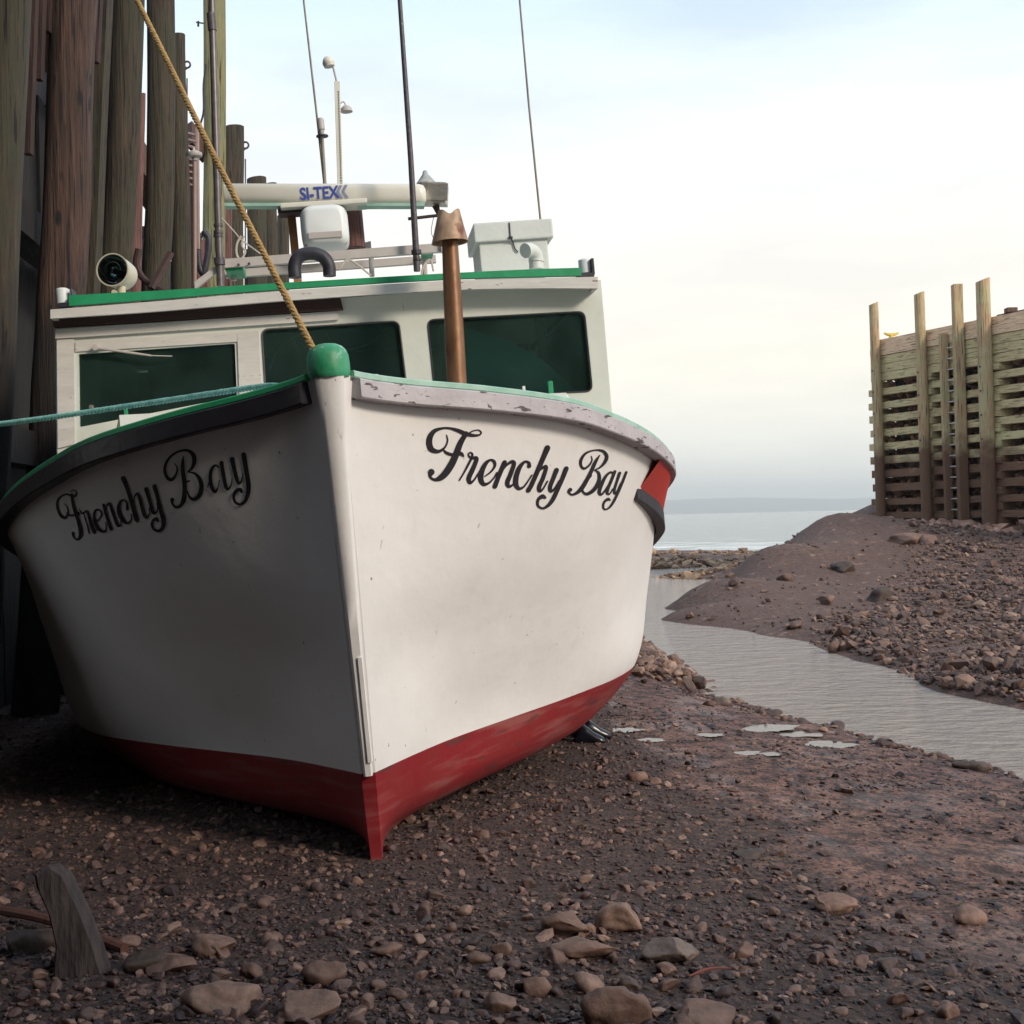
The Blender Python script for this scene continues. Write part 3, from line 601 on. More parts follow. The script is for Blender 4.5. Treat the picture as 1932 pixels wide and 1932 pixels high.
# ------------------------------------------------------------------ lettering (brush strokes: x, y, width in zoomed-photo units)
def painted(name, strokes, x0, y0, k, off0=.0030):
    v = []; f = []
    for si, st_ in enumerate(strokes):
        c = catmull(st_, 6); pts = c[:, :2]; wd = np.clip(c[:, 2] * 1.10, 4, None)
        tg = np.gradient(pts, axis=0); tg /= np.linalg.norm(tg, axis=1)[:, None] + 1e-9; nn = np.stack([-tg[:, 1], tg[:, 0]], 1)
        def add_poly(poly):
            idx = []
            for q in poly:
                h = on_hull(x0 + q[0] * k, y0 + q[1] * k, off0 + si * .00006)
                if h is None: return
                v.append(tuple(h)); idx.append(len(v) - 1)
            f.append(tuple(idx))
        for a in range(len(pts) - 1):
            add_poly([pts[a] + nn[a] * wd[a] / 2, pts[a + 1] + nn[a + 1] * wd[a + 1] / 2, pts[a + 1] - nn[a + 1] * wd[a + 1] / 2, pts[a] - nn[a] * wd[a] / 2])
        for e in (0, -1):                # round ends
            add_poly([pts[e] + wd[e] / 2 * np.array([math.cos(q), math.sin(q)]) for q in np.linspace(0, 2 * math.pi, 13)[:-1]])
    return obj(name, v, f, M['letter'], boat)
RT = [[(324,248,6),(330,285,9),(312,328,12),(272,355,20),(228,345,32),(210,308,36),(214,262,34),(242,222,26),(295,203,14),(345,203,14),(400,218,22),(450,240,26),(500,250,18),(540,246,11),(551,230,9),(535,215,7),(500,220,8),(468,236,10)],
 [(452,236,26),(415,300,34),(388,370,38),(360,432,42),(322,492,42),(285,528,36),(245,542,18),(216,524,16),(222,492,40)],
 [(303,345,8),(325,366,18),(370,378,18),(415,370,24),(434,386,12)],
 [(408,545,9),(440,492,11),(470,435,14),(491,392,14),(492,370,11),(477,363,9),(468,380,9),(485,398,14),(520,400,24),(512,435,26),(490,485,28),(470,532,28),(478,562,20),(503,545,12),(530,505,10),(553,468,10)],
 [(575,520,8),(615,490,11),(641,452,15),(637,422,18),(612,412,14),(582,434,24),(558,480,30),(548,532,32),(566,570,24),(600,565,13),(635,530,10),(655,495,9)],
 [(706,428,28),(688,470,27),(662,532,27),(642,586,28)],
 [(664,530,9),(708,458,11),(750,424,20),(768,436,24),(748,498,26),(724,560,27),(736,586,20),(762,572,11),(790,530,9)],
 [(868,452,24),(866,430,16),(838,424,16),(806,458,26),(784,515,30),(780,570,30),(800,600,20),(832,588,12),(862,548,9),(885,512,9)],
 [(988,332,34),(968,380,30),(938,450,28),(908,520,27),(882,578,27),(862,612,28)],
 [(885,562,9),(925,492,11),(964,458,18),(980,462,22),(960,528,24),(934,588,25),(938,616,19),(960,600,11),(988,552,9)],
 [(1048,478,28),(1028,530,25),(1006,588,24),(1012,618,18),(1038,596,11),(1066,548,9)],
 [(1112,468,28),(1088,530,26),(1056,602,26),(1026,668,25),(992,712,20),(955,730,13),(925,710,14),(928,672,18),(955,652,26),(972,660,16)],
 [(1277,386,5),(1282,412,7),(1265,444,11),(1232,468,14),(1210,450,14),(1210,410,17),(1240,368,14),(1298,347,9),(1350,352,16),(1378,382,20),(1370,420,20),(1338,458,12),(1300,477,7)],
 [(1300,478,7),(1326,498,16),(1328,548,22),(1298,604,24),(1255,634,20),(1228,628,13),(1214,604,14)],
 [(1332,380,6),(1304,425,20),(1276,488,22),(1246,546,24),(1216,595,26),(1182,628,20),(1148,640,12),(1128,622,14),(1138,608,24)],
 [(1232,548,7),(1262,530,12),(1278,514,8)],
 [(1424,505,10),(1404,492,12),(1372,520,17),(1346,572,20),(1330,620,20),(1342,640,14),(1366,615,10),(1400,560,8)],
 [(1432,488,18),(1412,540,17),(1388,600,17),(1382,628,17),(1398,636,9),(1420,600,7)],
 [(1464,498,18),(1447,550,15),(1429,610,15),(1434,633,12),(1452,608,8),(1472,562,7)],
 [(1508,492,14),(1482,560,15),(1452,630,15),(1422,690,15),(1396,725,12),(1370,738,9),(1356,722,11),(1362,690,13),(1386,670,18),(1400,676,10)]]
LT = [[(128,608,5),(155,640,8),(162,690,12),(138,732,24),(98,712,24),(70,650,22),(68,590,20),(98,545,16),(150,524,14),(200,540,20),(228,535,16),(238,508,10),(212,486,7),(186,498,8)],
 [(196,528,22),(206,600,26),(226,680,28),(254,760,30),(274,838,34),(272,895,28),(246,924,16),(214,906,14),(206,868,24)],
 [(148,688,7),(175,710,18),(215,708,18),(248,688,24),(262,705,12)],
 [(262,655,7),(290,695,14),(322,672,16),(342,700,22),(362,775,26),(384,838,28),(402,868,16),(412,830,8)],
 [(350,872,10),(330,790,9),(306,712,8)],
 [(405,785,9),(440,740,12),(460,704,14),(446,668,14),(412,662,16),(392,715,22),(410,795,28),(446,842,28),(486,855,20),(502,826,11),(498,775,8)],
 [(478,618,22),(494,680,24),(518,758,26),(545,832,28)],
 [(502,690,8),(505,630,11),(530,604,18),(550,655,24),(576,730,25),(602,798,24),(628,798,14),(632,752,8)],
 [(690,655,24),(684,600,16),(656,574,14),(622,600,24),(612,660,30),(630,722,34),(665,768,28),(700,778,18),(726,745,11),(722,698,8)],
 [(652,382,38),(680,450,33),(710,540,32),(740,640,34),(762,716,36),(772,752,36)],
 [(744,600,8),(752,548,10),(778,516,20),(800,568,28),(820,640,28),(840,708,28),(862,730,17),(886,695,10),(884,645,8)],
 [(856,476,32),(876,540,30),(896,610,28),(916,680,28),(938,688,16),(958,648,10),(952,600,8)],
 [(930,452,36),(950,520,32),(970,600,32),(990,680,34),(1010,755,36),(1003,815,32),(970,848,24),(930,838,20),(908,800,20),(916,758,22),(946,742,28),(960,760,18)],
 [(1108,248,7),(1132,292,12),(1120,350,18),(1086,392,26),(1046,380,26),(1022,320,24),(1032,250,22),(1080,182,18),(1150,142,16),(1222,134,22),(1272,170,34),(1284,232,34),(1262,292,24),(1226,325,9)],
 [(1228,325,8),(1290,340,20),(1332,390,34),(1348,460,38),(1330,530,38),(1286,568,30),(1244,552,20),(1222,500,10)],
 [(1188,186,8),(1180,250,26),(1184,330,34),(1196,420,36),(1198,500,38),(1190,572,40),(1160,625,26),(1120,638,20),(1090,608,18),(1088,572,34)],
 [(1180,430,10),(1215,412,18),(1242,404,12)],
 [(1500,288,9),(1472,266,18),(1438,300,26),(1426,380,30),(1440,460,32),(1466,502,26),(1492,468,12),(1506,398,8)],
 [(1526,242,32),(1536,312,32),(1550,390,32),(1566,462,30),(1588,476,18),(1612,436,11),(1620,380,8)],
 [(1404,462,8),(1412,430,12),(1424,400,10)],
 [(1620,212,38),(1636,282,34),(1656,370,32),(1678,426,24),(1702,405,13),(1716,340,8)],
 [(1722,172,40),(1736,250,38),(1752,350,38),(1766,440,38),(1760,520,36),(1732,588,28),(1690,614,20),(1646,590,22),(1634,540,24),(1654,496,30),(1690,482,30),(1706,505,18)]]
painted('name_lettering', RT, 749.7, 749.7, .28595)
painted('name_lettering', LT, 94.7, 820.8, .21244)

# ------------------------------------------------------------------ wheelhouse
CS = 2.30                                   # plane of the windscreen
def quad_mask_wall():
    """front wall as a frame with three window holes, in (w,z) on plane CS"""
    out_ = [BL(105, 600, CS), BL(1133, 528, CS), BL(1160, 850, CS), BL(108, 900, CS)]
    return out_
TLc, TRc, BRc, BLc = quad_mask_wall()
wins = [ [(148, 668), (443, 648), (447, 748), (150, 806)],
         [(494, 622), (752, 606), (768, 740), (502, 748)],
         [(807, 604), (1102, 588), (1117, 738), (822, 752)] ]
rads = [.012, .05, .05]
def rounded(q, r, n_=6):
    """rounded polygon from 4 corners"""
    o = []
    for i in range(4):
        p = q[i]; a = q[i - 1]; c = q[(i + 1) % 4]; ua = (a - p) / np.linalg.norm(a - p); uc = (c - p) / np.linalg.norm(c - p)
        for k in range(n_ + 1):
            t_ = k / n_; o.append(p + ua * r * (1 - t_) ** 2 + uc * r * t_ ** 2)
    return o
front = bmesh.new()
def wall_with_holes(outer, holes, thick, name, material, parent):
    bm = bmesh.new(); edges = []
    for loop in [outer] + holes:
        vv = [bm.verts.new(tuple(p)) for p in loop]
        for i in range(len(vv)): edges.append(bm.edges.new((vv[i], vv[(i + 1) % len(vv)])))
    bmesh.ops.triangle_fill(bm, use_beauty=True, use_dissolve=False, edges=edges)
    r = bmesh.ops.extrude_face_region(bm, geom=bm.faces[:])
    for e in r['geom']:
        if isinstance(e, bmesh.types.BMVert): e.co.y += thick
    bmesh.ops.recalc_face_normals(bm, faces=bm.faces)
    me = bpy.data.meshes.new(name); bm.to_mesh(me); bm.free(); me.materials.append(material)
    o = bpy.data.objects.new(name, me); COL.objects.link(o); o.parent = parent; return o
holes = []
for wq, r_ in zip(wins, rads):
    q = [BL(px, py, CS) for px, py in wq]; holes.append(rounded(q, r_))
wheelhouse = wall_with_holes([TLc, TRc, BRc, BLc], holes, .05, 'wheelhouse', M['cabin_white'], boat)
# side and back walls as a sub part
CL = 2.9
sw = MB()
for a, c, sg in ((TLc, BLc, -1), (TRc, BRc, 1)):
    A0 = np.array(a) + [0, .003, 0]; C0 = np.array(c) + [0, .003, 0]; dn = np.array([sg * .0, 0, 0]); inn = np.array([-sg * .045, 0, 0])
    A0 = A0 + [sg * .003, 0, -.0]; C0 = C0 + [sg * .003, 0, 0]
    A1 = A0 + [0, CL, -.02]; C1 = C0 + [0, CL, 0]
    sw.hexa([C0, C1, C1 + inn, C0 + inn, A0, A1, A1 + inn, A0 + inn])
sw.hexa([BLc + [0, CL, 0], BRc + [0, CL, 0], BRc + [0, CL + .04, 0], BLc + [0, CL + .04, 0], TLc + [0, CL, -.02], TRc + [0, CL, -.02], TRc + [0, CL + .04, -.02], TLc + [0, CL + .04, -.02]])
sw.build('side_wall', M['cabin_white'], wheelhouse)
# dark interior lining: back bulkhead, floor, posts and gear seen through the glass
it = MB(); it.box(((TLc[0] + TRc[0]) / 2, CS + CL - .06, 2.5), (3.4, .03, 1.4)); it.box(((TLc[0] + TRc[0]) / 2, CS + 1.5, 2.02), (3.4, 2.8, .03)); it.build('interior', M['interior'], wheelhouse)
for wq, r_, gcol in zip(wins, rads, range(3)):
    q = [BL(px, py, CS) for px, py in wq]; cen = sum(q) / 4
    gq = rounded([cen + (p - cen) * 1.012 + [0, .022, 0] for p in q], r_)
    mb = MB(); mb.loft([gq, [p + np.array([0, .006, 0]) for p in gq]]); gl = mb.build('window_pane', M['glass'], wheelhouse)
    # rubber gasket ring on the outside
    if gcol:
        mbg = MB(); path = [cen + (p - cen) * 1.004 + np.array([0, -.002, 0]) for p in rounded(q, r_)]; path.append(path[0])
        mbg.tube(path, .006, 6, cap=False); mbg.build('window_seal', M['black_rubber'] if gcol == 2 else M['pole_grey'], wheelhouse, smooth=True)
    else:
        mbg = MB()
        path = [cen + (p - cen) * np.array([1.0, 1, 1.0]) for p in q]
        for a, c in zip(path, path[1:] + path[:1]):
            pass
# interior items visible through panes
ip = MB(); a = BL(1040, 590, CS); c = BL(1060, 745, CS); ip.tube([a + [0, .55, 0.05], c + [0, .55, -.3]], .035, 8); ip.build('inside_post', M['pinkpipe'], wheelhouse, smooth=True)
cv = MB(); pth = [BL(px, py, CS) + [0, .35, 0] for px, py in [(840, 596), (930, 615), (1010, 650), (1070, 695), (1105, 735), (1120, 780)]]
cv.loft([[np.array(p) + [0, 0, 0], np.array(p) + [0, .3, 0], np.array(p) + [0, .3, -.45 - .2 * k / 5], np.array(p) + [0, 0, -.45 - .2 * k / 5]] for k, p in enumerate(catmull(pth, 4))]); cv.build('inside_canopy', M['int_teal'], wheelhouse)
sb = MB(); p = BL(560, 735, CS); sb.box(p + [0.1, 1.1, -.03], (.75, .5, .35), .03); p = BL(620, 730, CS); sb.box(p + [0.02, .8, .02], (.16, .06, .14), .01); sb.build('inside_seat', M['int_white'], wheelhouse)
cb = MB(); cb.tube([BL(px, py, CS) + [0, .2, 0] for px, py in [(505, 690), (520, 650), (560, 622), (620, 640), (660, 652), (700, 640), (730, 612)]], .004, 5); cb.tube([BL(px, py, CS) + [0, .22, 0] for px, py in [(610, 610), (624, 640), (632, 690), (640, 730)]], .005, 5); cb.build('inside_cable', M['rope_white'], wheelhouse)
# vertical board trims and mouldings on the front (stand 3 mm proud)
tr = MB()
def board(px0, py0, px1, py1, px2, py2, px3, py3, th, s=CS, mb=tr):
    q = [BL(a_, b_, s) for a_, b_ in ((px0, py0), (px1, py1), (px2, py2), (px3, py3))]; q = [p - [0, .001, 0] for p in q]
    mb.hexa([q[3] - [0, th, 0], q[2] - [0, th, 0], q[2], q[3], q[0] - [0, th, 0], q[1] - [0, th, 0], q[1], q[0]])
board(106, 622, 638, 588, 638, 604, 106, 640, .022)
board(108, 642, 140, 640, 142, 838, 110, 846, .014)
board(143, 645, 448, 627, 448, 645, 143, 664, .010)
board(448, 628, 488, 625, 494, 745, 452, 745, .012)
board(110, 848, 200, 838, 200, 850, 110, 862, .02)
tr.build('front_trim', M['trim_white'], wheelhouse)
bb = MB(); board(103, 601, 642, 562, 648, 586, 104, 619, .05, CS - .003, bb); bb.build('eave_board', M['brown_board'], wheelhouse)
wp = MB(); a = BL(180, 656, CS - .04); c = BL(285, 671, CS - .04); d_ = BL(325, 672, CS - .03); wp.tube([a, c], [.012, .007], 8); wp.tube([c, d_], .004, 6); wp.lathe(a + np.array([0, .045, 0]), (0, -1, 0), [(0, .02), (.06, .02), (.061, .001)], 12); wp.build('wiper', M['rack'], wheelhouse, smooth=True)
wk = MB(); p = BL(172, 768, CS - .02); wk.lathe(p + np.array([0, .02, 0]), (0, -1, 0), [(0, .016), (.02, .016), (.021, .001)], 12); wk.build('bolt', M['galv'], wheelhouse)
# roof: cambered slab with white fascia and green top moulding
RS = CS - .16
ptsW = [(95, 583), (300, 567), (540, 547), (835, 529), (1000, 524), (1128, 521)]; ptsB = [(95, 601), (300, 587), (540, 567), (835, 548), (1000, 544), (1128, 544)]
def edge_strip(top, bot, s, th, name, material, parent):
    mb = MB(); tt = catmull([BL(px, py, s) for px, py in top], 5); bb_ = catmull([BL(px, py, s) for px, py in bot], 5)
    rings = [[b0 - [0, 0, 0], b0 + [0, th, 0], t0 + [0, th, 0], t0] for t0, b0 in zip(tt, bb_)]
    mb.loft(rings); return mb.build(name, material, parent)
roof = None
rf = MB(); tt = catmull([BL(px, py, RS) for px, py in ptsW], 5)
rings = [[p + [0, .031, -.035], p + [0, CL + .3, -.035], p + [0, CL + .3, .0], p + [0, .031, .0]] for p in tt]
rf.loft(rings); roof = rf.build('roof', M['cabin_white'], boat)
edge_strip([(px, py + 1) for px, py in ptsW], ptsB, RS, .03, 'fascia', M['trim_white'], roof)
gT = [(130, 557), (300, 548), (540, 533), (835, 516), (1000, 508), (1097, 505)]; gB = [(130, 577), (300, 564), (540, 545), (835, 527), (1000, 522), (1097, 520)]
edge_strip(gT, gB, RS + .012, .04, 'green_moulding', M['green'], roof)
# side fascias
for (pt, pb) in ((ptsW[0], ptsB[0]), (ptsW[-1], ptsB[-1])):
    a = BL(*pt, RS); c = BL(*pb, RS); sg = -1 if a[0] < 0 else 1; mb = MB()
    mb.hexa([c + [0, .031, 0], c + [0, CL + .3, 0], c + [-sg * .03, CL + .3, 0], c + [-sg * .03, .031, 0], a + [0, .031, -.002], a + [0, CL + .3, -.002], a + [-sg * .03, CL + .3, -.002], a + [-sg * .03, .031, -.002]]); mb.build('fascia', M['trim_white'], roof)

# foredeck trunk, corner posts, hatch edge
dh = MB()
TS = 1.72; a = BL(225, 783, TS); c = BL(1068, 741, TS)
zt = (a[2] + c[2]) / 2 + .0
dh.loft([[(a[0], TS, 1.85), (c[0], TS, 1.85), (c[0], TS, c[2]), (a[0], TS, a[2])], [(a[0] - .12, TS + .5, 1.85), (c[0] + .14, TS + .5, 1.85), (c[0] + .14, TS + .5, c[2] - .05), (a[0] - .12, TS + .5, a[2] - .05)]]); dh.build('deck_trunk', M['deck_white'], boat)
for px, py, py2, wd in ((1039, 722, 745, .03), (238, 770, 790, .02)):
    mb = MB(); p = BL(px, py, TS + .06); q = BL(px, py2, TS + .06); mb.box((p + q) / 2, (wd, .03, (p - q)[2] + .02), .003); mb.build('corner_post', M['green'], boat)
mb = MB(); mb.box(BL(700, 712, 1.2), (.09, .06, .03), .012); mb.build('deck_vent', M['deck_white'], boat)
mb = MB(); mb.box(BL(892 + 380 * 0, 738, 1.5) * 0 + BL(1003 - 15, 733, TS + .03), (.018, .03, .03), .003); mb.build('deck_cleat', M['deck_white'], boat)
# exhaust
ES = 1.75
ex = MB(); b0 = BL(864, 760, ES); t0 = BL(848, 440, ES); ex.tube([b0, b0 + (t0 - b0) * .33, b0 + (t0 - b0) * .66, t0], [.063, .062, .058, .050], 28); ex.tube([b0 + (t0 - b0) * .945, b0 + (t0 - b0) * .951], [.0545, .0545], 28); exo = ex.build('exhaust_pipe', M['copper'], boat, auto=40)
ec = MB(); rings = []; cb_ = BL(849, 458, ES); ct = BL(847, 397, ES); ax = (ct - cb_); hgt_ = np.linalg.norm(ax)
for k, r_ in enumerate([.118, .105, .092, .080, .068]):
    f_ = k / 4; ring = []
    for a in np.linspace(0, 2 * math.pi, 49)[:-1]:
        drop = 0
        if k >= 3: drop = -.045 * max(0, math.cos(a * 2)) ** 2 * (0.6 if k == 4 else .2) * (1 if True else 0)
        if k >= 3: drop = (-.030 if k == 4 else -.008) * (math.sin(a) ** 8)
        pin = 1 - (.28 * abs(math.sin(a)) ** 4 if k == 4 else (.1 * abs(math.sin(a)) ** 4 if k == 3 else 0))
        ring.append(cb_ + ax * f_ + np.array([r_ * math.cos(a), r_ * math.sin(a) * pin, drop]))
    rings.append(ring)
ec.loft(rings, cap=False); ec.loft([[p - np.array([0, 0, .0]) + (cb_ - p) * .0 for p in rings[0]], [cb_ + (p - cb_) * .93 + np.array([0, 0, .004]) for p in rings[0]], [q_ + (cb_ + ax - q_) * .04 - np.array([0, 0, .0]) for q_ in rings[3]]], cap=False)
ec.build('exhaust_cap', M['rust_cap'], exo, smooth=True)

# ------------------------------------------------------------------ roof gear
def bar_px(mb, p0, p1, s0, s1, r0, r1=None, n_=10, mid=None):
    a = BL(*p0, s0); c = BL(*p1, s1); mb.tube([a, c], [r0, r1 if r1 is not None else r0], n_); return a, c
RDS = 3.0
rd = empty('radar_tmp', (0, 0, 0), None, None); rd.name = 'radar'; rd.parent = boat
mb = MB(); a = BL(424, 368, RDS); c = BL(803, 368, RDS); L_ = c[0] - a[0]; zc = (a[2] + c[2]) / 2; zc0 = a[2]; rings = []
def prof(hx, hz):
    o = []
    for q in np.linspace(0, 2 * math.pi, 29)[:-1]:
        x_ = math.cos(q); z_ = math.sin(q); o.append((abs(x_) ** .7 * np.sign(x_) * hx, abs(z_) ** .7 * np.sign(z_) * hz))
    return o
for u, k_ in [(0, .94), (.004, 1), (.93, 1), (.97, .97), (.99, .86), (1.0, .55)]:
    cc = a + (c - a) * u; rings.append([(cc[0], RDS + q[0] * k_, cc[2] + q[1] * k_) for q in prof(.075, .078)])
mb.loft(rings); mb.build('radar_bar', M['radar_white'], rd, auto=50)
mb = MB(); a2 = BL(425, 386, RDS); c2 = BL(800, 386, RDS); mb.hexa([a2 + [0, -.05, -.022], c2 + [0, -.05, -.022], c2 + [0, .05, -.022], a2 + [0, .05, -.022], a2 + [0, -.05, .02], c2 + [0, -.05, .02], c2 + [0, .05, .02], a2 + [0, .05, .02]]); mb.build('radar_underside', M['green_pale'], rd)
mb = MB(); mb.box((BL(537, 391, RDS) + BL(686, 391, RDS)) / 2 + [0, -.02, 0], (.62, .22, .035), .01); mb.build('mount_plate', M['radar_white'], rd)
mb = MB(); mb.box((BL(528, 399, RDS) + BL(600, 398, RDS)) / 2 + [0, .03, 0], (.30, .16, .035), .005); mb.build('mount_bracket', M['brown_board'], rd)
# gearbox housing: rounded square face
mb = MB(); cc = BL(613, 432, RDS); rings = []
def sq(hx, hz, e=.42):
    return [(abs(math.cos(q)) ** e * np.sign(math.cos(q)) * hx, abs(math.sin(q)) ** e * np.sign(math.sin(q)) * hz) for q in np.linspace(0, 2 * math.pi, 41)[:-1]]
for dy, hx, hz in [(-.17, .12, .10), (-.165, .135, .115), (-.14, .155, .140), (-.05, .172, .155), (.1, .172, .155), (.16, .15, .14)]:
    rings.append([(cc[0] + q[0], RDS + dy, cc[2] + q[1]) for q in sq(hx, hz)])
mb.loft(rings); hs = mb.build('radar_housing', M['radome'], rd, auto=60)
mb = MB(); mb.box((cc[0], RDS - .172, cc[2] - .082), (.24, .012, .045), .004); mb.build('housing_panel', M['radar_grey'], hs)
mb = MB()
for q in ((-.14, -.125), (.14, -.125), (.14, .12)): mb = MB(); mb.lathe((cc[0] + q[0], RDS - .075, cc[2] + q[1]), (0, -1, 0), [(0, .014), (.02, .014), (.021, .001)], 10); mb.build('housing_bolt', M['radar_grey'], hs)
# lettering on the bar (block capitals)
def text_mesh(txt, size, x, z, s, material, parent, name, bold=.0025):
    cu = bpy.data.curves.new(name, 'FONT'); cu.body = txt; cu.size = size; cu.offset = bold; cu.extrude = .0005; cu.align_x = 'LEFT'; cu.align_y = 'BOTTOM_BASELINE' if False else 'CENTER'
    t_ = bpy.data.objects.new(name, cu); COL.objects.link(t_); bpy.context.view_layer.update()
    dg = bpy.context.evaluated_depsgraph_get(); me = bpy.data.meshes.new_from_object(t_.evaluated_get(dg)); bpy.data.objects.remove(t_); bpy.data.curves.remove(cu)
    xs = [v.co.x for v in me.vertices]; zs = [v.co.y for v in me.vertices]; x0_, x1_, z0_, z1_ = min(xs), max(xs), min(zs), max(zs)
    for v in me.vertices:
        v.co = Vector((x[0] + (v.co.x - x0_) / (x1_ - x0_) * (x[1] - x[0]), s + v.co.z, z[0] + (v.co.y - z0_) / (z1_ - z0_) * (z[1] - z[0])))
    me.materials.clear(); me.materials.append(material); o = bpy.data.objects.new(name, me); COL.objects.link(o); o.parent = parent; return o
tl = BL(565, 354, RDS - .078); tr_ = BL(641, 374, RDS - .078)
text_mesh('SI-TEX', .1, (tl[0], tr_[0]), (tr_[2], tl[2]), RDS - .0785, M['blue'], rd, 'bar_lettering')
mb = MB(); zz0, zz1 = tr_[2], tl[2]; zm = (zz0 + zz1) / 2
for k, x0_ in enumerate((BL(634, 364, RDS)[0], BL(644, 364, RDS)[0])):
    wv = .028; mb.add([(x0_ + wv, RDS - .0775, zz1), (x0_ + wv + .022, RDS - .0775, zz1), (x0_ + .022, RDS - .0775, zm), (x0_, RDS - .0775, zm)], [(0, 1, 2, 3)]); mb.add([(x0_, RDS - .0775, zm), (x0_ + .022, RDS - .0775, zm), (x0_ + wv + .022, RDS - .0775, zz0), (x0_ + wv, RDS - .0775, zz0)], [(0, 1, 2, 3)])
mb.build('bar_emblem', M['blue_grey'], rd)
mb = MB(); a = BL(556, 400, RDS + .1); c = BL(556, 535, RDS + .1); mb.box((a + c) / 2, (.058, .05, (a - c)[2]), .004); mb.build('timber_post', M['wood_box'], boat)
mb = MB(); a = BL(664, 394, RDS + .25); c = BL(670, 468, RDS + .25); mb.tube([a, c], [.075, .078], 24); mb.build('rusted_canister', M['pile_red'], boat, auto=40)
# lantern box on the bar's end
mb = MB(); cc = BL(820, 367, RDS + .1); R1 = Matrix.Rotation(rad(8), 4, 'Y') @ Matrix.Rotation(rad(-12), 4, 'Z'); mb.box(cc, (.19, .14, .155), .008, R1); mb.box(cc + [0.015, -.075, 0], (.16, .012, .13), .004, R1); fl = mb.build('flood_lamp', M['galv'], boat)
mb = MB(); mb.lathe(BL(804, 348, RDS + .12), (0, 0, 1), [(0, .076), (.004, .078), (.075, .022), (.1, .016), (.108, .001)], 24); mb.lathe(BL(804, 351, RDS + .12), (0, 0, 1), [(-.02, .055), (.01, .055)], 20); mb.build('lamp_cowl', M['galv'], fl, auto=50)
mb = MB(); mb.tube([BL(822, 388, RDS + .1), BL(828, 405, RDS + .1)], [.028, .014], 12); mb.tube([BL(770, 413, RDS + .1), BL(830, 406, RDS + .1)], .012, 8); mb.tube([BL(828, 405, RDS + .1), BL(838, 470, RDS + .1)], .009, 8); mb.tube(catmull([BL(818, 410, RDS + .1), BL(814, 440, RDS + .1), BL(828, 460, RDS + .1), BL(838, 466, RDS + .1)], 5), .0025, 5); mb.build('lamp_bracket', M['brown_board'], fl)
# rack of white rails
rk = MB()
def rail(p0, p1, s0, s1, h, dpt=.05):
    a = BL(*p0, s0); c = BL(*p1, s1); rk.hexa([a + [0, -dpt / 2, -h / 2], c + [0, -dpt / 2, -h / 2], c + [0, dpt / 2, -h / 2], a + [0, dpt / 2, -h / 2], a + [0, -dpt / 2, h / 2], c + [0, -dpt / 2, h / 2], c + [0, dpt / 2, h / 2], a + [0, dpt / 2, h / 2]])
rail((425, 498), (832, 468), 2.75, 2.75, .062); rail((425, 518), (822, 489), 3.1, 3.1, .055); rail((368, 540), (424, 497), 2.72, 2.72, .05, .045); rail((832, 468), (862, 520), 2.72, 2.72, .05, .045); rail((640, 478), (700, 462), 3.4, 3.4, .05)
for px in (440, 560, 700, 800): rail((px, 500 - (px - 425) * .074), (px + 3, 540), 3.1, 3.1, .0); rk.tube([BL(px, 500 - (px - 425) * .074, 2.95), BL(px + 2, 530 - (px - 425) * .03, 2.95)], .02, 8)
rk.build('roof_rack', M['rack'], boat)
mb = MB(); mb.box(BL(445, 510, 2.9), (.12, .3, .07), .01); mb.build('rack_block', M['green'], boat)
mb = MB(); mb.box(BL(806, 478, 2.9), (.08, .25, .05), .01); mb.build('rack_block', M['green'], boat)
for x_, y_ in ((450, 500), (470, 498)): mb = MB(); mb.lathe(BL(x_, y_, 2.71), (0, -1, 0), [(0, .01), (.012, .01), (.0125, .001)], 8); mb.build('rack_bolt', M['pole_dark'], boat)
# poles and antennas
def pole(name, material, pts, s, rs, label=None, n_=10):
    mb = MB(); mb.tube([BL(px, py, s) for px, py in pts], rs, n_); o = mb.build(name, material, boat, smooth=True)
    if label: o['label'] = label
    return o
pole('antenna', M['pole_dark'], [(787, 512), (775, 300), (750, -60)], 2.62, [.024, .020, .015], 'thick speckled black antenna')
mb = MB(); mb.lathe(BL(786, 480, 2.62), (0, 0, 1), [(0, .036), (.03, .036)], 14); mb.lathe(BL(787, 492, 2.62), (0, 0, 1), [(0, .03), (.012, .03)], 14); mb.build('antenna_clamp', M['black_rubber'], boat)
pole('antenna', M['pole_grey'], [(416, 540), (412, 430), (400, 20), (398, -60)], 2.68, [.026, .026, .024, .020], 'thick grey antenna at the wharf side')
mb = MB()
for x_, y_, r_, h_ in ((412, 428, .032, .02), (412, 441, .032, .02), (412, 448, .032, .02), (415, 500, .038, .05), (401, 58, .03, .12)): mb = MB(); mb.lathe(BL(x_, y_, 2.68), (0, 0, 1), [(0, r_), (h_, r_)], 14); mb.build('antenna_clamp', M['pole_dark'], boat, auto=40)
pole('whip_antenna', M['antenna'], [(1020, 418), (998, 200), (976, -50)], 3.05, [.0085, .008, .007], 'thin whip antenna above the white box')
pole('whip_antenna', M['antenna'], [(613, 350), (598, 220), (566, -60)], 3.2, [.012, .008, .007], 'thin whip antenna behind the radar bar')
pole('gps_post', M['pinkpipe'], [(368, 545), (367, 305)], 2.75, .014)
mb = MB(); mb.lathe(BL(367, 297, 2.75), (0, 0, 1), [(-.02, .018), (.0, .02), (.004, .05), (.014, .056), (.03, .054), (.042, .03), (.046, .012), (.07, .008), (.071, .001)], 24); mb.build('gps_dome', M['radar_grey'], boat, smooth=True)
pole('short_antenna', M['antenna'], [(613, 352), (608, 262)], 3.15, [.014, .012])
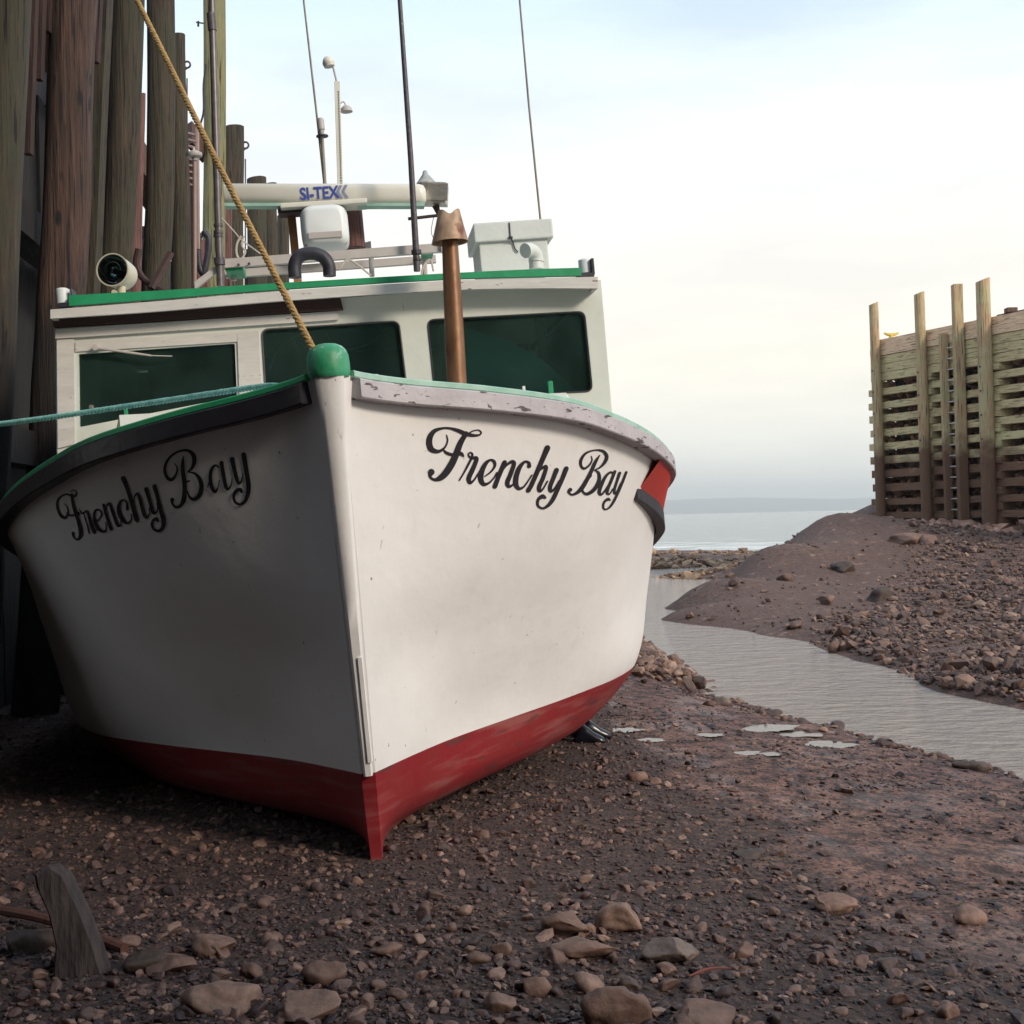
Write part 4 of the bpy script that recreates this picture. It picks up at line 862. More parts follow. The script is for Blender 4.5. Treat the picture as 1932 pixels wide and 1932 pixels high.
mb = MB(); mb.lathe(BL(608, 260, 3.15), (0, 0, 1), [(0, .012), (.03, .018), (.055, .02), (.06, .026), (.13, .026), (.145, .018), (.147, .001)], 18); mb.build('antenna_tip', M['radar_grey'], boat, smooth=True); mb = MB(); mb.lathe(BL(608, 258, 3.15), (0, 0, 1), [(0, .045), (.008, .045)], 16); mb.build('antenna_disc', M['black_rubber'], boat)
# mast with ball and lamp
mst = MB(); a = BL(642, 352, 4.4); c = BL(636, 155, 4.4); mst.box((a + c) / 2, (.048, .06, (c - a)[2]), .004, Matrix.Rotation(math.atan2(a[0] - c[0], (c - a)[2]) * -1, 4, 'Y')); mo = mst.build('mast', M['radar_white'], boat)
mb = MB()
for k in range(34):
    p = a + (c - a) * (k / 34 * .9 + .02); mb.lathe(p + np.array([.008, -.0305, 0]), (0, -1, 0), [(0, .007), (.0025, .007)], 6)
mb.build('mast_hole', M['brown_board'], mo)
mb = MB(); mb.tube([BL(636, 157, 4.4), BL(628, 124, 4.4)], .009, 8); mb.build('ball_stem', M['rack'], mo)
mb = MB(); mb.lathe(BL(622, 127, 4.4), (-.15, 0, 1), [(0, .03), (.006, .045), (.03, .05), (.035, .052), (.05, .05), (.075, .038), (.09, .02), (.094, .001)], 24); mb.build('mast_ball', M['radar_white'], mo, smooth=True)
mb = MB(); mb.tube(catmull([BL(641, 196, 4.4), BL(648, 192, 4.4), BL(653, 200, 4.4)], 5), .006, 6); mb.lathe(BL(654, 211, 4.4), (.0, 0, 1), [(0, .052), (.03, .046), (.05, .025), (.056, .002)], 18); mb.build('mast_lamp', M['radar_grey'], mo, smooth=True)
# storage box and vent elbow
BXS = 2.95
def boxf(mb, x0p, y0p, x1p, y1p, s, dep, bev=.01):
    a = BL(x0p, y0p, s); c = BL(x1p, y1p, s); mb.box(((a[0] + c[0]) / 2, s + dep / 2, (a[2] + c[2]) / 2), (c[0] - a[0], dep, a[2] - c[2]), bev)
mb = MB(); boxf(mb, 902, 440, 1038, 512, BXS, .5); stb = mb.build('storage_box', M['fibre'], boat)
mb = MB(); boxf(mb, 893, 421, 1045, 447, BXS - .03, .56, .012); mb.build('box_lid', M['fibre'], stb)
mb = MB(); mb.tube([BL(961, 420, BXS - .035), BL(963, 448, BXS - .035), BL(968, 458, BXS - .01), BL(972, 470, BXS - .01), BL(978, 476, BXS - .01)], .005, 5); mb.tube([BL(960, 448, BXS - .035), BL(967, 449, BXS - .035)], .012, 6); mb.build('box_strap', M['black_rubber'], stb)
mb = MB(); mb.tube(catmull([BL(1012, 508, 2.62), BL(1011, 487, 2.62), BL(1007, 477, 2.60), BL(999, 472, 2.57), BL(991, 473, 2.54)], 5), [.052] * 21, 20); mb.tube([BL(1012, 494, 2.62), BL(1012, 490, 2.62)], .057, 20); mb.build('vent_elbow', M['fibre'], boat, auto=50)
# navigation lights at roof corners
for (x0_, x1_, y0_, y1_, fx) in ((1092, 1122, 487, 521, 1), (108, 136, 543, 578, -1)):
    mb = MB(); boxf(mb, x0_, y1_ - 5, x1_, y1_, RS + .02, .14, .004); boxf(mb, x1_ - 7 if fx > 0 else x1_ - 3, y0_, x1_ + 1, y1_ - 4, RS + .02, .14, .004); boxf(mb, x0_, y0_ + 3, x1_ - 2, y1_ - 4, RS + .12, .03, .004); nv_ = mb.build('light_bracket', M['black_rubber'], boat)
    mb = MB(); a = BL((x0_ + x1_) / 2 - 2, y1_ - 5, RS + .09); mb.lathe(a, (0, 0, 1), [(0, .045), (.09, .045), (.1, .03), (.102, .001)], 20); mb.build('navigation_light', M['radome'], nv_, auto=50)
# searchlight
sl = empty('sl_tmp', (0, 0, 0), None, None); sl.name = 'searchlight'; sl.parent = boat
c0 = BL(214, 510, 2.42); ax = np.array([-.22, -1, .05]); ax /= np.linalg.norm(ax)
mb = MB(); mb.lathe(c0, ax, [(-.20, .001), (-.198, .075), (-.17, .098), (-.10, .104), (0, .106), (.012, .112), (.02, .112), (.02, .104), (.0, .102)], 36, cap=False); mb.build('lamp_body', M['cream'], sl, auto=50)
mb = MB(); mb.lathe(c0 + ax * .004, ax, [(-.085, .012), (-.075, .04), (-.05, .075), (-.02, .096), (-.0, .100)], 36, cap=False); ob = mb.build('reflector', M['chrome'], sl, smooth=True)
mb = MB(); mb.lathe(c0 + ax * .014, ax, [(0, .102), (.002, .102), (.0045, .06), (.005, .001)], 36); mb.build('lamp_glass', M['lens'], sl, smooth=True)
mb = MB(); mb.lathe(c0 + ax * -.07, ax, [(0, .012), (.03, .016), (.045, .012), (.047, .001)], 14); mb.build('lamp_bulb', M['black_rubber'], sl, smooth=True)
mb = MB(); mb.tube([c0 + np.array([.03, .06, -.10]), c0 + np.array([.03, .06, -.18])], [.03, .022], 14); mb.tube([c0 + np.array([-.01, .04, -.14]), c0 + np.array([-.01, .0, -.145])], .017, 10); mb.build('lamp_foot', M['cream'], sl, smooth=True)

# loose things on the roof
hs_ = MB(); HS = 2.45; pth = catmull([BL(*p, HS) for p in [(557, 524), (556, 500), (566, 483), (588, 478), (608, 484), (620, 500), (622, 521)]], 6); hs_.tube(pth, [.045] * len(pth), 16)
o = hs_.build('rubber_bumper', M['black_rubber'], None, smooth=True); o.matrix_world = BM; tag(o, 'black curved rubber bumper lying on the green roof edge below the radar', 'bumper')
mb = MB(); pth = catmull([BL(405, 397, 4.2), BL(440, 435, 4.2), BL(455, 452, 4.2), BL(490, 478, 4.2), BL(520, 502, 4.2)], 5); mb.tube(pth, .006, 6)
mb.tube(catmull([BL(455, 445, 4.2), BL(447, 460, 4.2), BL(446, 478, 4.2), BL(452, 492, 4.2)], 4), .010, 6); mb.tube(catmull([BL(460, 445, 4.2), BL(456, 462, 4.2), BL(463, 475, 4.2), BL(455, 490, 4.2)], 4), .008, 6)
o = mb.build('lashing_rope', M['rope_white'], None, smooth=True); o.matrix_world = BM; tag(o, 'thin pale frayed rope slanting behind the yellow mooring rope to the roof rack', 'rope')
for lab_, pts in (('pale loose cable looping on the cabin roof right of the black bumper', [(640, 508), (655, 490), (675, 500), (690, 512), (700, 520)]), ('pale short cable hanging below the right end of the roof rack', [(818, 512), (812, 490), (800, 500), (795, 518)])):
    mb = MB(); mb.tube(catmull([BL(*p, 2.7) for p in pts], 4), .007, 6); o = mb.build('loose_cable', M['rope_white'], None, smooth=True); o.matrix_world = BM; tag(o, lab_, 'cable')
ab = MB(); pth = catmull([BL(*p, 2.0) for p in [(205, 860), (212, 845), (222, 832), (238, 824), (250, 822)]], 4); ab.tube(pth, .012, 6); ab.tube(catmull([BL(*p, 2.0) for p in [(232, 826), (246, 818), (262, 818)]], 4), [.03, .035, .04, .045, .045, .045, .04, .035, .02][:9], 8)
o = ab.build('rope_coil', mat('moss_rope', (.10, .08, .03), .9, var=(.2, .17, .08), scale=30), None, smooth=True); o.matrix_world = BM; tag(o, 'small olive coil of line on the side deck below the left window', 'rope')

# ------------------------------------------------------------------ mooring ropes (laid strands)
def laid_rope(name, pts, r, material, label, strands=3, pitch=.09):
    c = catmull(pts, 40); seg = np.linalg.norm(np.diff(c, axis=0), axis=1); L_ = seg.sum(); n_ = int(L_ / .012)
    u = np.concatenate([[0], np.cumsum(seg)]); q = np.linspace(0, L_, n_); c = np.stack([np.interp(q, u, c[:, k]) for k in range(3)], 1)
    t_ = np.gradient(c, axis=0); t_ /= np.linalg.norm(t_, axis=1)[:, None]; a = np.cross(t_, [0, 0, 1.]); a /= np.linalg.norm(a, axis=1)[:, None]; b_ = np.cross(a, t_)
    mb = MB()
    for k in range(strands):
        ph = 2 * math.pi * (q / pitch + k / strands); mb.tube(c + (r * .52) * (np.cos(ph)[:, None] * a + np.sin(ph)[:, None] * b_), [r * .56] * len(c), 6)
    o = mb.build(name, material, None, smooth=True); return tag(o, label, 'rope')
y0 = toworld(BL(597, 672, -.58)); 
laid_rope('mooring_rope', [y0, (y0 + P(258, 0, 7.3)) / 2 + [0, 0, -.015], P(258, 0, 7.3), P(60, -390, 9.2)], .0165, M['rope_yellow'], 'long yellow mooring rope slanting from the bow cap up to the wharf', pitch=.085)
t1 = toworld(BL(530, 729, -.2)); t0_ = toworld(BL(500, 727, -.1)); 
laid_rope('mooring_rope', [toworld(BL(560, 722, -.3)), t1, toworld(BL(480, 731, 0)), P(250, 765, 6.5), P(0, 800, 6.9), P(-400, 845, 7.8), P(-620, 850, 8.0)], .0155, M['rope_teal'], 'pale teal rope running from the bow rail out to the left', pitch=.07)

# ------------------------------------------------------------------ wharf beside the boat
def wline(y, off=0): return np.array([-2.57 - .12 * y - off, y, 0.0])
wh = empty('timber_wharf', wline(18), 'tall dark timber wharf of upright pilings behind the boat', 'wharf')
wh_inv = Vector(tuple(wline(18)))
def wpart(mb, name, m_, smooth=False, auto=None, label=None):
    mb.v = [tuple(np.array(v) - np.array(wh_inv)) for v in mb.v]
    o = mb.build(name, m_, wh, smooth, auto)
    if label: o['label'] = label
    return o
def pile(xt, yt, xb, yb, wpx, d, m_, ztop=None, square=False, rough=.07, taper=.06, label=None):
    """log through two picture points at distance d, from the ground up to yt (or ztop)"""
    a = P(xt, yt, d); c = P(xb, yb, d); u = (a - c) / (a - c)[2]; g = c + u * (-.4 - c[2]); top = a if ztop is None else c + u * (ztop - c[2])
    r = wpx / F * d / 2; n_ = 46; k = 24 if not square else 4; rings = []; sd_ = random.random() * 50
    for i in range(n_):
        f_ = i / (n_ - 1); p = g + (top - g) * f_; ring = []
        wob = np.array([fbm(np.array([[f_ * 3, sd_, 0]]), 2)[0], fbm(np.array([[f_ * 3, sd_, 9]]), 2)[0], 0]) * r * .8
        for q in range(k):
            th_ = 2 * math.pi * (q + .5) / k + (0 if not square else rad(-8)); rr_ = r * (1 + taper * (.5 - f_)) * (1.35 if square else 1)
            if not square:
                rr_ *= 1 + rough * 2.5 * fbm(np.array([[math.cos(th_) * 1.6, math.sin(th_) * 1.6, f_ * (top - g)[2] * .55 + sd_]]), 4)[0]
            ring.append(p + wob + np.array([math.cos(th_) * rr_, math.sin(th_) * rr_, 0 if i < n_ - 1 else .03 * math.cos(th_)]))
        rings.append(ring)
    mb = MB(); mb.loft(rings); return wpart(mb, 'piling', m_, auto=50, label=label)
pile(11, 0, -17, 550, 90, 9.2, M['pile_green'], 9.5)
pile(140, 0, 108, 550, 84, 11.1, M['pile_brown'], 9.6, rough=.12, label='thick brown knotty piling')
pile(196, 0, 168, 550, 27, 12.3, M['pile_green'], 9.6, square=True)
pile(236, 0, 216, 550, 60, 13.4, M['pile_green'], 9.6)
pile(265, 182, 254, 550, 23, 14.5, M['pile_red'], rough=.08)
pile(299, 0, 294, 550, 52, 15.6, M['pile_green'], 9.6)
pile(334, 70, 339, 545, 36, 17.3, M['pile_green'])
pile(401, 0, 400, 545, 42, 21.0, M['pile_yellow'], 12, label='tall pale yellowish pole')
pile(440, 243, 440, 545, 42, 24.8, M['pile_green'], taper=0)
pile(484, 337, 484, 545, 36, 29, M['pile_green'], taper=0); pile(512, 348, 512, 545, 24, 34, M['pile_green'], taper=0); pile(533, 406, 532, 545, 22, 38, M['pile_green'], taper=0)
for y in (7.4, 4.7, 2.6, .4, -1.4, -3.2):      # unseen pilings added to block sky light; the gap lights the bow
    c = wline(y, .15); mb = MB(); mb.tube([c + [0, 0, -.4], c + [.3, 0, 9.0]], [.21, .19], 16); wpart(mb, 'piling', M['pile_green'], smooth=True)
mb = MB()                                # unseen wall added behind the camera to shade hull and foreground
for k in range(18): mb.tube([(-2.6 + k * .75, -4.6, -.5), (-2.6 + k * .75, -4.6, 9.2)], .19, 12)
mb.hexa([(-9, -8, -.6), (11, -8, -.6), (11, -5.0, -.6), (-9, -5.0, -.6), (-9, -8, 9.3), (11, -8, 9.3), (11, -5.0, 9.3), (-9, -5.0, 9.3)]); wpart(mb, 'light_blocker_wall', M['wharf_dark'])
mb = MB(); mb.hexa([(-9, -8, 9.304), (3.5, -8, 9.304), (3.5, -5.2, 9.304), (-9, -5.2, 9.304), (-9, -8, 13), (3.5, -8, 13), (3.5, -5.2, 13), (-9, -5.2, 13)]); wpart(mb, 'light_blocker_top', M['wharf_dark'])  # unseen block added on top of the wall to darken the left side
mb = MB(); a = wline(6.9, .5); c = wline(7.6, .5); mb.hexa([a + [0, 0, -.6], c + [0, 0, -.6], c + [-.2, 0, -.6], a + [-.2, 0, -.6], a + [0, 0, 9], c + [0, 0, 9], c + [-.2, 0, 9], a + [-.2, 0, 9]]); wpart(mb, 'sky_blocker_sheathing', M['wharf_dark'])  # unseen tall sheathing added to keep sky light off the left side
mb = MB(); a = wline(-6, .4); c = wline(4.9, .4); mb.hexa([a + [0, 0, -.6], c + [0, 0, -.6], c + [-3, 0, -.6], a + [-3, 0, -.6], a + [0, 0, 9.2], c + [0, 0, 9.2], c + [-3, 0, 9.2], a + [-3, 0, 9.2]]); wpart(mb, 'light_blocker_crib', M['wharf_dark'])  # unseen block added left of the camera, sized to darken the hull
mb = MB(); a = wline(7.6, 1.0); c = wline(17, 1.0); mb.hexa([a + [0, 0, 6.21], c + [0, 0, 6.21], c + [-.2, 0, 6.21], a + [-.2, 0, 6.21], a + [0, 0, 9.4], c + [0, 0, 9.4], c + [-.2, 0, 9.4], a + [-.2, 0, 9.4]]); wpart(mb, 'sky_blocker_sheathing', M['wharf_dark'])
# inner body: dark sheathing planks, bearers and deck
mb = MB()
yy = 6.9
while yy < 41:
    wd = random.uniform(.22, .34); a = wline(yy, .75 + random.uniform(0, .05)); c = wline(yy + wd, .75 + random.uniform(0, .05)); zt_ = 6.3 + random.uniform(-.25, .15)
    mb.hexa([a + [0, 0, -.6], c + [0, 0, -.6], c + [-.08, 0, -.6], a + [-.08, 0, -.6], a + [0, 0, zt_], c + [0, 0, zt_], c + [-.08, 0, zt_], a + [-.08, 0, zt_]]); yy += wd + .012
wpart(mb, 'sheathing', M['wharf_dark'])
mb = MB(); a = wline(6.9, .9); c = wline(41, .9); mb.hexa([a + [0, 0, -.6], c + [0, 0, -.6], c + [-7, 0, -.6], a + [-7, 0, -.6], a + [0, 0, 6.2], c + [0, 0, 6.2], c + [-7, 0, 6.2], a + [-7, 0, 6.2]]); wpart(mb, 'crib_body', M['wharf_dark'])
def waler(z0, z1, y0_, y1_, o0, o1, m_, lab=None):
    mb = MB(); a = wline(y0_, o0); c = wline(y1_, o0); a2 = wline(y0_, o1); c2 = wline(y1_, o1)
    mb.hexa([a + [0, 0, z0], c + [0, 0, z0], c2 + [0, 0, z0], a2 + [0, 0, z0], a + [0, 0, z1], c + [0, 0, z1], c2 + [0, 0, z1], a2 + [0, 0, z1]]); wpart(mb, 'horizontal_beam', m_)
waler(6.40, 6.85, 11.6, 13.9, .30, .62, M['beam_brown']); waler(6.40, 6.85, 14.7, 19.0, .26, .58, M['beam_brown'])
waler(6.38, 6.78, 22, 41, .30, .60, M['beam_brown']); waler(6.4, 6.9, 6.9, 11.5, .30, .62, M['beam_brown'])
waler(4.2, 4.5, 6.9, 41, .28, .58, M['wharf_dark']); waler(2.2, 2.5, 6.9, 41, .28, .58, M['wharf_dark'])
# reddish upright planks between pilings
for xt, xb, wpx, d, top_y, m_ in ((62, 40, 14, 10.4, -60, 'plank_red'), (78, 56, 12, 10.7, -60, 'plank_red'), (90, 72, 12, 10.9, -60, 'plank_red'), (186, 158, 12, 12.0, -60, 'plank_red'), (250, 236, 14, 14.2, 60, 'plank_red'), (357, 362, 9, 19, 300, 'plank_red'), (380, 383, 18, 20.6, 452, 'pile_red'), (428, 428, 16, 23.5, 395, 'pile_red'), (449, 449, 14, 27, 420, 'pile_red'), (466, 466, 10, 29, 470, 'pile_brown')):
    a = P(xt, top_y, d); c = P(xb, 560, d); u = (a - c) / (a - c)[2]; g = c + u * ((0 if xt not in (62, 78, 90, 186) else {62: P(0, 290, d)[2], 78: P(0, 150, d)[2], 90: P(0, 60, d)[2], 186: P(0, 120, d)[2]}[xt]) - c[2]); hw = wpx / F * d / 2; mb = MB(); e = np.array([hw, 0, 0]); dd = np.array([0, .08, 0])
    mb.hexa([g - e, g + e, g + e + dd, g - e + dd, a - e, a + e, a + e + dd, a - e + dd]); wpart(mb, 'upright_plank', M[m_])
# dowel, bracket and cable on the tall pole
mb = MB(); mb.tube([P(384, 44, 21), P(370, 42, 21)], .012, 8); mb.tube([P(374, 40, 21), P(374, 50, 21)], .018, 6); wpart(mb, 'dowel', M['black_rubber']); mb = MB(); mb.tube(catmull([P(389, 122, 20.7), P(384, 160, 20.7), P(384, 210, 20.7), P(376, 240, 20.7)], 6), .018, 6); wpart(mb, 'pole_cable', M['black_rubber'])
mb = MB(); a = P(362, 228, 20.2); c = P(392, 262, 21.2); mb.hexa([a + [0, 0, -.35], c + [0, 0, -.35], c + [-.15, .2, -.35], a + [-.15, .2, -.35], a, c, c + [-.15, .2, 0], a + [-.15, .2, 0]]); wpart(mb, 'bracket', M['beam_brown'])
mb = MB(); pth = catmull([P(384, 436, 19.8), P(394, 452, 19.8), P(392, 480, 19.8), P(384, 515, 19.8), P(376, 500, 19.8), P(374, 460, 19.8), P(378, 440, 19.8)], 6); mb.tube(pth, [.05] * len(pth), 10); o = mb.build('tyre_fender', M['black_rubber'], None, smooth=True); tag(o, 'worn black tyre hanging on the wharf left of the thick grey antenna', 'fender')
# eye rods with shackles
def eye_rod(x, ytop, ybot, d, label):
    o = empty('eye_rod', P(x, ybot, d), label, 'rod', 'eye rods standing at the wharf edge'); inv = P(x, ybot, d); k = d / F
    mb = MB(); c = P(x, ytop + 6, d); mb.tube([c + 6 * k * np.array([math.cos(q), 0, math.sin(q)]) for q in np.linspace(0, 2 * math.pi, 21)], 1.9 * k, 8, cap=False); mb.v = [tuple(np.array(v) - inv) for v in mb.v]; mb.build('eye', M['pole_dark'], o, smooth=True)
    mb = MB(); c = P(x, ytop + 19, d); mb.tube([c + np.array([0, 0, 6 * k]), c + np.array([-6 * k, 0, 1 * k]), c + np.array([0, 0, -13 * k]), c + np.array([6 * k, 0, 1 * k]), c + np.array([0, 0, 6 * k])], 1.5 * k, 6); mb.v = [tuple(np.array(v) - inv) for v in mb.v]; mb.build('shackle', M['pole_dark'], o)
    mb = MB(); mb.tube([P(x, ytop + 32, d), P(x, ybot, d)], 1.4 * k, 8); mb.v = [tuple(np.array(v) - inv) for v in mb.v]; mb.build('shank', M['pole_dark'], o, smooth=True)
eye_rod(353, 116, 470, 18.4, 'dark eye rod with shackle left of the tall yellowish pole'); eye_rod(463, 268, 480, 27, 'dark eye rod with shackle right of the broad flat-topped piling')
mb = MB()
for k in range(9): mb.tube([P(350, 250 + k * 12, 19), P(372, 256 + k * 12, 19)], .02, 6)
mb.tube([P(350, 240, 19), P(352, 500, 19)], .03, 6); mb.tube([P(372, 240, 19), P(374, 470, 19)], .03, 6)
o = mb.build('wharf_ladder', M['pinkpipe']); tag(o, 'thin ladder on the wharf seen through the gap beside the tall pole', 'ladder')
hs2 = MB(); pth = catmull([P(262, 470, 12.5), P(258, 500, 12.5), P(270, 525, 12.5), P(300, 545, 12.5), P(330, 555, 12.5)], 6); hs2.tube(pth, .035, 8); hs2.tube([P(285, 545, 12.3), P(322, 478, 12.5)], .04, 6); o = hs2.build('hose', M['brown_board'], None, smooth=True); tag(o, 'dark hose drooping on the wharf just behind the searchlight', 'hose')

# ------------------------------------------------------------------ crib wharf across the channel
W0 = np.array([*P(1650, 970, 42)[:2], 0]); W1 = np.array([*P(1934, 970, 36.2)[:2], 0]); wt_ = (W1 - W0) / np.linalg.norm(W1 - W0); wn = np.array([wt_[1], -wt_[0], 0]); wn = wn if wn @ (-W0) > 0 else -wn
cw = empty('crib_wharf', W0 + [0, 0, 1], 'rock filled timber crib wharf with tall posts across the stream', 'wharf'); cwi = W0 + np.array([0, 0, 1.0])
def wall_t(px, py, off=0):            # point of the wharf face plane seen at a picture point
    r = ray(px, py); o_ = W0 + wn * off; t_ = ((o_ - CAM) @ wn) / (r @ wn); q = CAM + r * t_; return (q - o_) @ wt_, q[2]
def cpart(mb, name, m_, par=None, **kw):
    mb.v = [tuple(np.array(v) - cwi) for v in mb.v]; return mb.build(name, m_, par or cw, **kw)
def wpt(t_, z, off): return W0 + wt_ * t_ + wn * off + np.array([0, 0, z])
LW = 17.0
def beam(mb, t0_, t1_, z0, z1, o0, o1):
    mb.hexa([wpt(t0_, z0, o1), wpt(t1_, z0, o1), wpt(t1_, z0, o0), wpt(t0_, z0, o0), wpt(t0_, z1, o1), wpt(t1_, z1, o1), wpt(t1_, z1, o0), wpt(t0_, z1, o0)])
mb = MB(); zb = .40; kk = 0
while zb < 5.75:
    beam(mb, -.12 + random.uniform(-.05, .05), LW, zb, zb + .225 + random.uniform(-.025, .025), -.24 , random.uniform(-.015, .02)); zb += .462 + random.uniform(-.012, .012)
for z_ in (5.92, 6.20, 6.48): beam(mb, -.02, LW, z_, z_ + .265, -.24, 0)
cpart(mb, 'face_timbers', M['crib_timber'])
zb = .62
while zb < 6.0:                        # end wall timbers and the cross timbers whose ends show between the face timbers
    mb = MB(); a = [wpt(0, zb, -.24), wpt(.25, zb, -.24), wpt(.25, zb, -7), wpt(0, zb, -7)]; mb.hexa([*a, *[p + np.array([0, 0, .23]) for p in a]]); cpart(mb, 'end_timber', M['crib_timber'])
    for px in (1757, 1885):
        mb = MB()
        t_, _ = wall_t(px, 900); a = [wpt(t_ - .14, zb, .06), wpt(t_ + .14, zb, .06), wpt(t_ + .14, zb, -1.5), wpt(t_ - .14, zb, -1.5)]; mb.hexa([*a, *[p + np.array([0, 0, .22]) for p in a]]); cpart(mb, 'cross_timber', M['crib_timber'])
    zb += .462
mb = MB(); beam(mb, 0, LW, 6.76, 7.02, -.30, .03); beam(mb, .05, LW, 7.024, 7.30, -7, -.02); cpart(mb, 'edge_beam', M['edge_pink'])
mb = MB(); beam(mb, .27, LW, .0, 6.7, -7, -.78); cpart(mb, 'crib_core', M['wharf_dark'])
def cpost(xt, yt, xb, yb, wpx, sq_=False, label=None):
    t0_, zt = wall_t(xt, yt, .2); t1_, zb_ = wall_t(xb, yb, .2); d = (wpt(t1_, 0, .2))[1]; r = wpx / F * d / 2
    mb = MB(); pts = [wpt(t1_, zb_ - .5, .2 + (0)), wpt((t0_ + t1_) / 2, (zt + zb_) / 2, .2), wpt(t0_, zt - .0, .2)]
    if sq_: mb.tube(pts, r * 1.25, 4)
    else:
        mb.tube(pts, [r * 1.03, r, r * .95], 18)
        # slanting sawn top
        n0 = len(mb.v) - 18
        for k in range(n0, len(mb.v)): v = mb.v[k]; mb.v[k] = (v[0], v[1], v[2] + (v[0] - pts[2][0]) * .35)
    o = cpart(mb, 'post', M['post_tan'], auto=40)
    for k in range(7):
        mb = MB(); z_ = zb_ + .6 + k * .72; u_ = (z_ - zb_) / (zt - zb_); q = wpt(t1_ + (t0_ - t1_) * u_, z_, .2 + r); mb.lathe(q - wn * .01, wn, [(0, .035), (.02, .035), (.022, .001)], 8)
        mb.v = [tuple(np.array(v) - cwi) for v in mb.v]; mb.build('bolt', M['pole_dark'], o)
    return o
cpost(1648, 573, 1663, 978, 18); cpost(1734, 553, 1750, 995, 20); cpost(1854, 528, 1868, 1003, 27)
lad = empty('ldt', (0, 0, 0), None, None); lad.name = 'ladder'; lad.parent = cw
def lrail(xt, yt, xb, yb, wpx):
    t0_, zt = wall_t(xt, yt, .15); t1_, zb_ = wall_t(xb, yb, .15); d = wpt(t1_, 0, .15)[1]; r = wpx / F * d / 2; mb = MB(); mb.tube([wpt(t1_, zb_ - .5, .15), wpt(t0_, zt, .15)], r * 1.3, 4); return cpart(mb, 'ladder_rail', M['post_tan'], lad)
lrail(1779, 630, 1792, 1003, 14); lrail(1805, 537, 1819, 1003, 18)
for k in range(17):
    y_ = 657 + k * 20.3; mb = MB(); ta, za = wall_t(1786 + k * .6, y_, .15); tb, _ = wall_t(1801 + k * .6, y_, .15); mb.tube([wpt(ta, za, .15), wpt(tb, za, .15)], .022, 6); cpart(mb, 'rung', M['rung'], lad)
# mooring cleat and bits on top
cl_ = empty('mooring_cleat', wpt(*wall_t(1682, 641, -.3), -.3), 'small yellow mooring cleat on the far wharf edge', 'cleat'); ci = np.array(cl_.location)
tcl, zcl = wall_t(1682, 641, -.3); zcl = 7.30
cl_.location = tuple(wpt(tcl, zcl, -.3)); ci = np.array(cl_.location)
mb = MB(); q = wpt(tcl, zcl, -.3)
mb.tube([q, q + [0, 0, .12]], [.12, .06], 10); mb.tube(catmull([q + [-.24, 0, .20], q + [-.1, 0, .15], q + [.1, 0, .15], q + [.24, 0, .20]], 4), [.03, .04, .045, .05, .055, .055, .055, .055, .055, .05, .045, .04, .03][:13], 8); mb.v = [tuple(np.array(v) - ci) for v in mb.v]; mb.build('cleat_body', M['yellow'], cl_, smooth=True)
mb = MB(); ta, _ = wall_t(1883, 602, -.6); mb.tube([wpt(ta, 7.38, -.6), wpt(ta + 5, 7.38, -.6)], .07, 10); mb.box(wpt(ta + .5, 7.5, -.6), (.3, .3, .14), .02); o = mb.build('timber_kerb', M['beam_brown']); tag(o, 'low brown kerb timber on top of the far wharf deck', 'kerb')
mb = MB(); ta, _ = wall_t(1797, 640, -.15); q = wpt(ta, 7.30, -.2); mb.tube(catmull([q, q + [0, 0, .22], q + [.2, -.1, .25], q + [.28, -.15, 0]], 5), .018, 6); o = mb.build('grab_hoop', M['rung'], None, smooth=True); tag(o, 'thin metal grab hoop above the ladder on the far wharf', 'handrail')

# ------------------------------------------------------------------ stones
def ico(sub):
    bm = bmesh.new(); bmesh.ops.create_icosphere(bm, subdivisions=sub, radius=1); bm.verts.index_update(); v = np.array([x.co[:] for x in bm.verts]); f = np.array([[q.index for q in x.verts] for x in bm.faces]); bm.free(); return v, f
ICO = {k: ico(k) for k in (1, 2, 3, 4)}
def stone_shape(sub, seed, amp=.35, angular=.5):
    v, f = ICO[sub]; r_ = np.random.default_rng(seed); o = v.copy()
    for _ in range(int(5 + 9 * angular)):   # cut flat faces
        d = r_.normal(size=3); d /= np.linalg.norm(d); h = r_.uniform(.45, .85); e = o @ d - h; o -= np.clip(e, 0, None)[:, None] * d * .97
    o += v * (amp * fbm(v * 1.4 + r_.uniform(0, 40, 3), 4))[:, None]
    return o, f
PROTO = {s: [stone_shape(s, 100 * s + k, .45, random.random() * .9) for k in range(10)] for s in (1, 2, 3)}
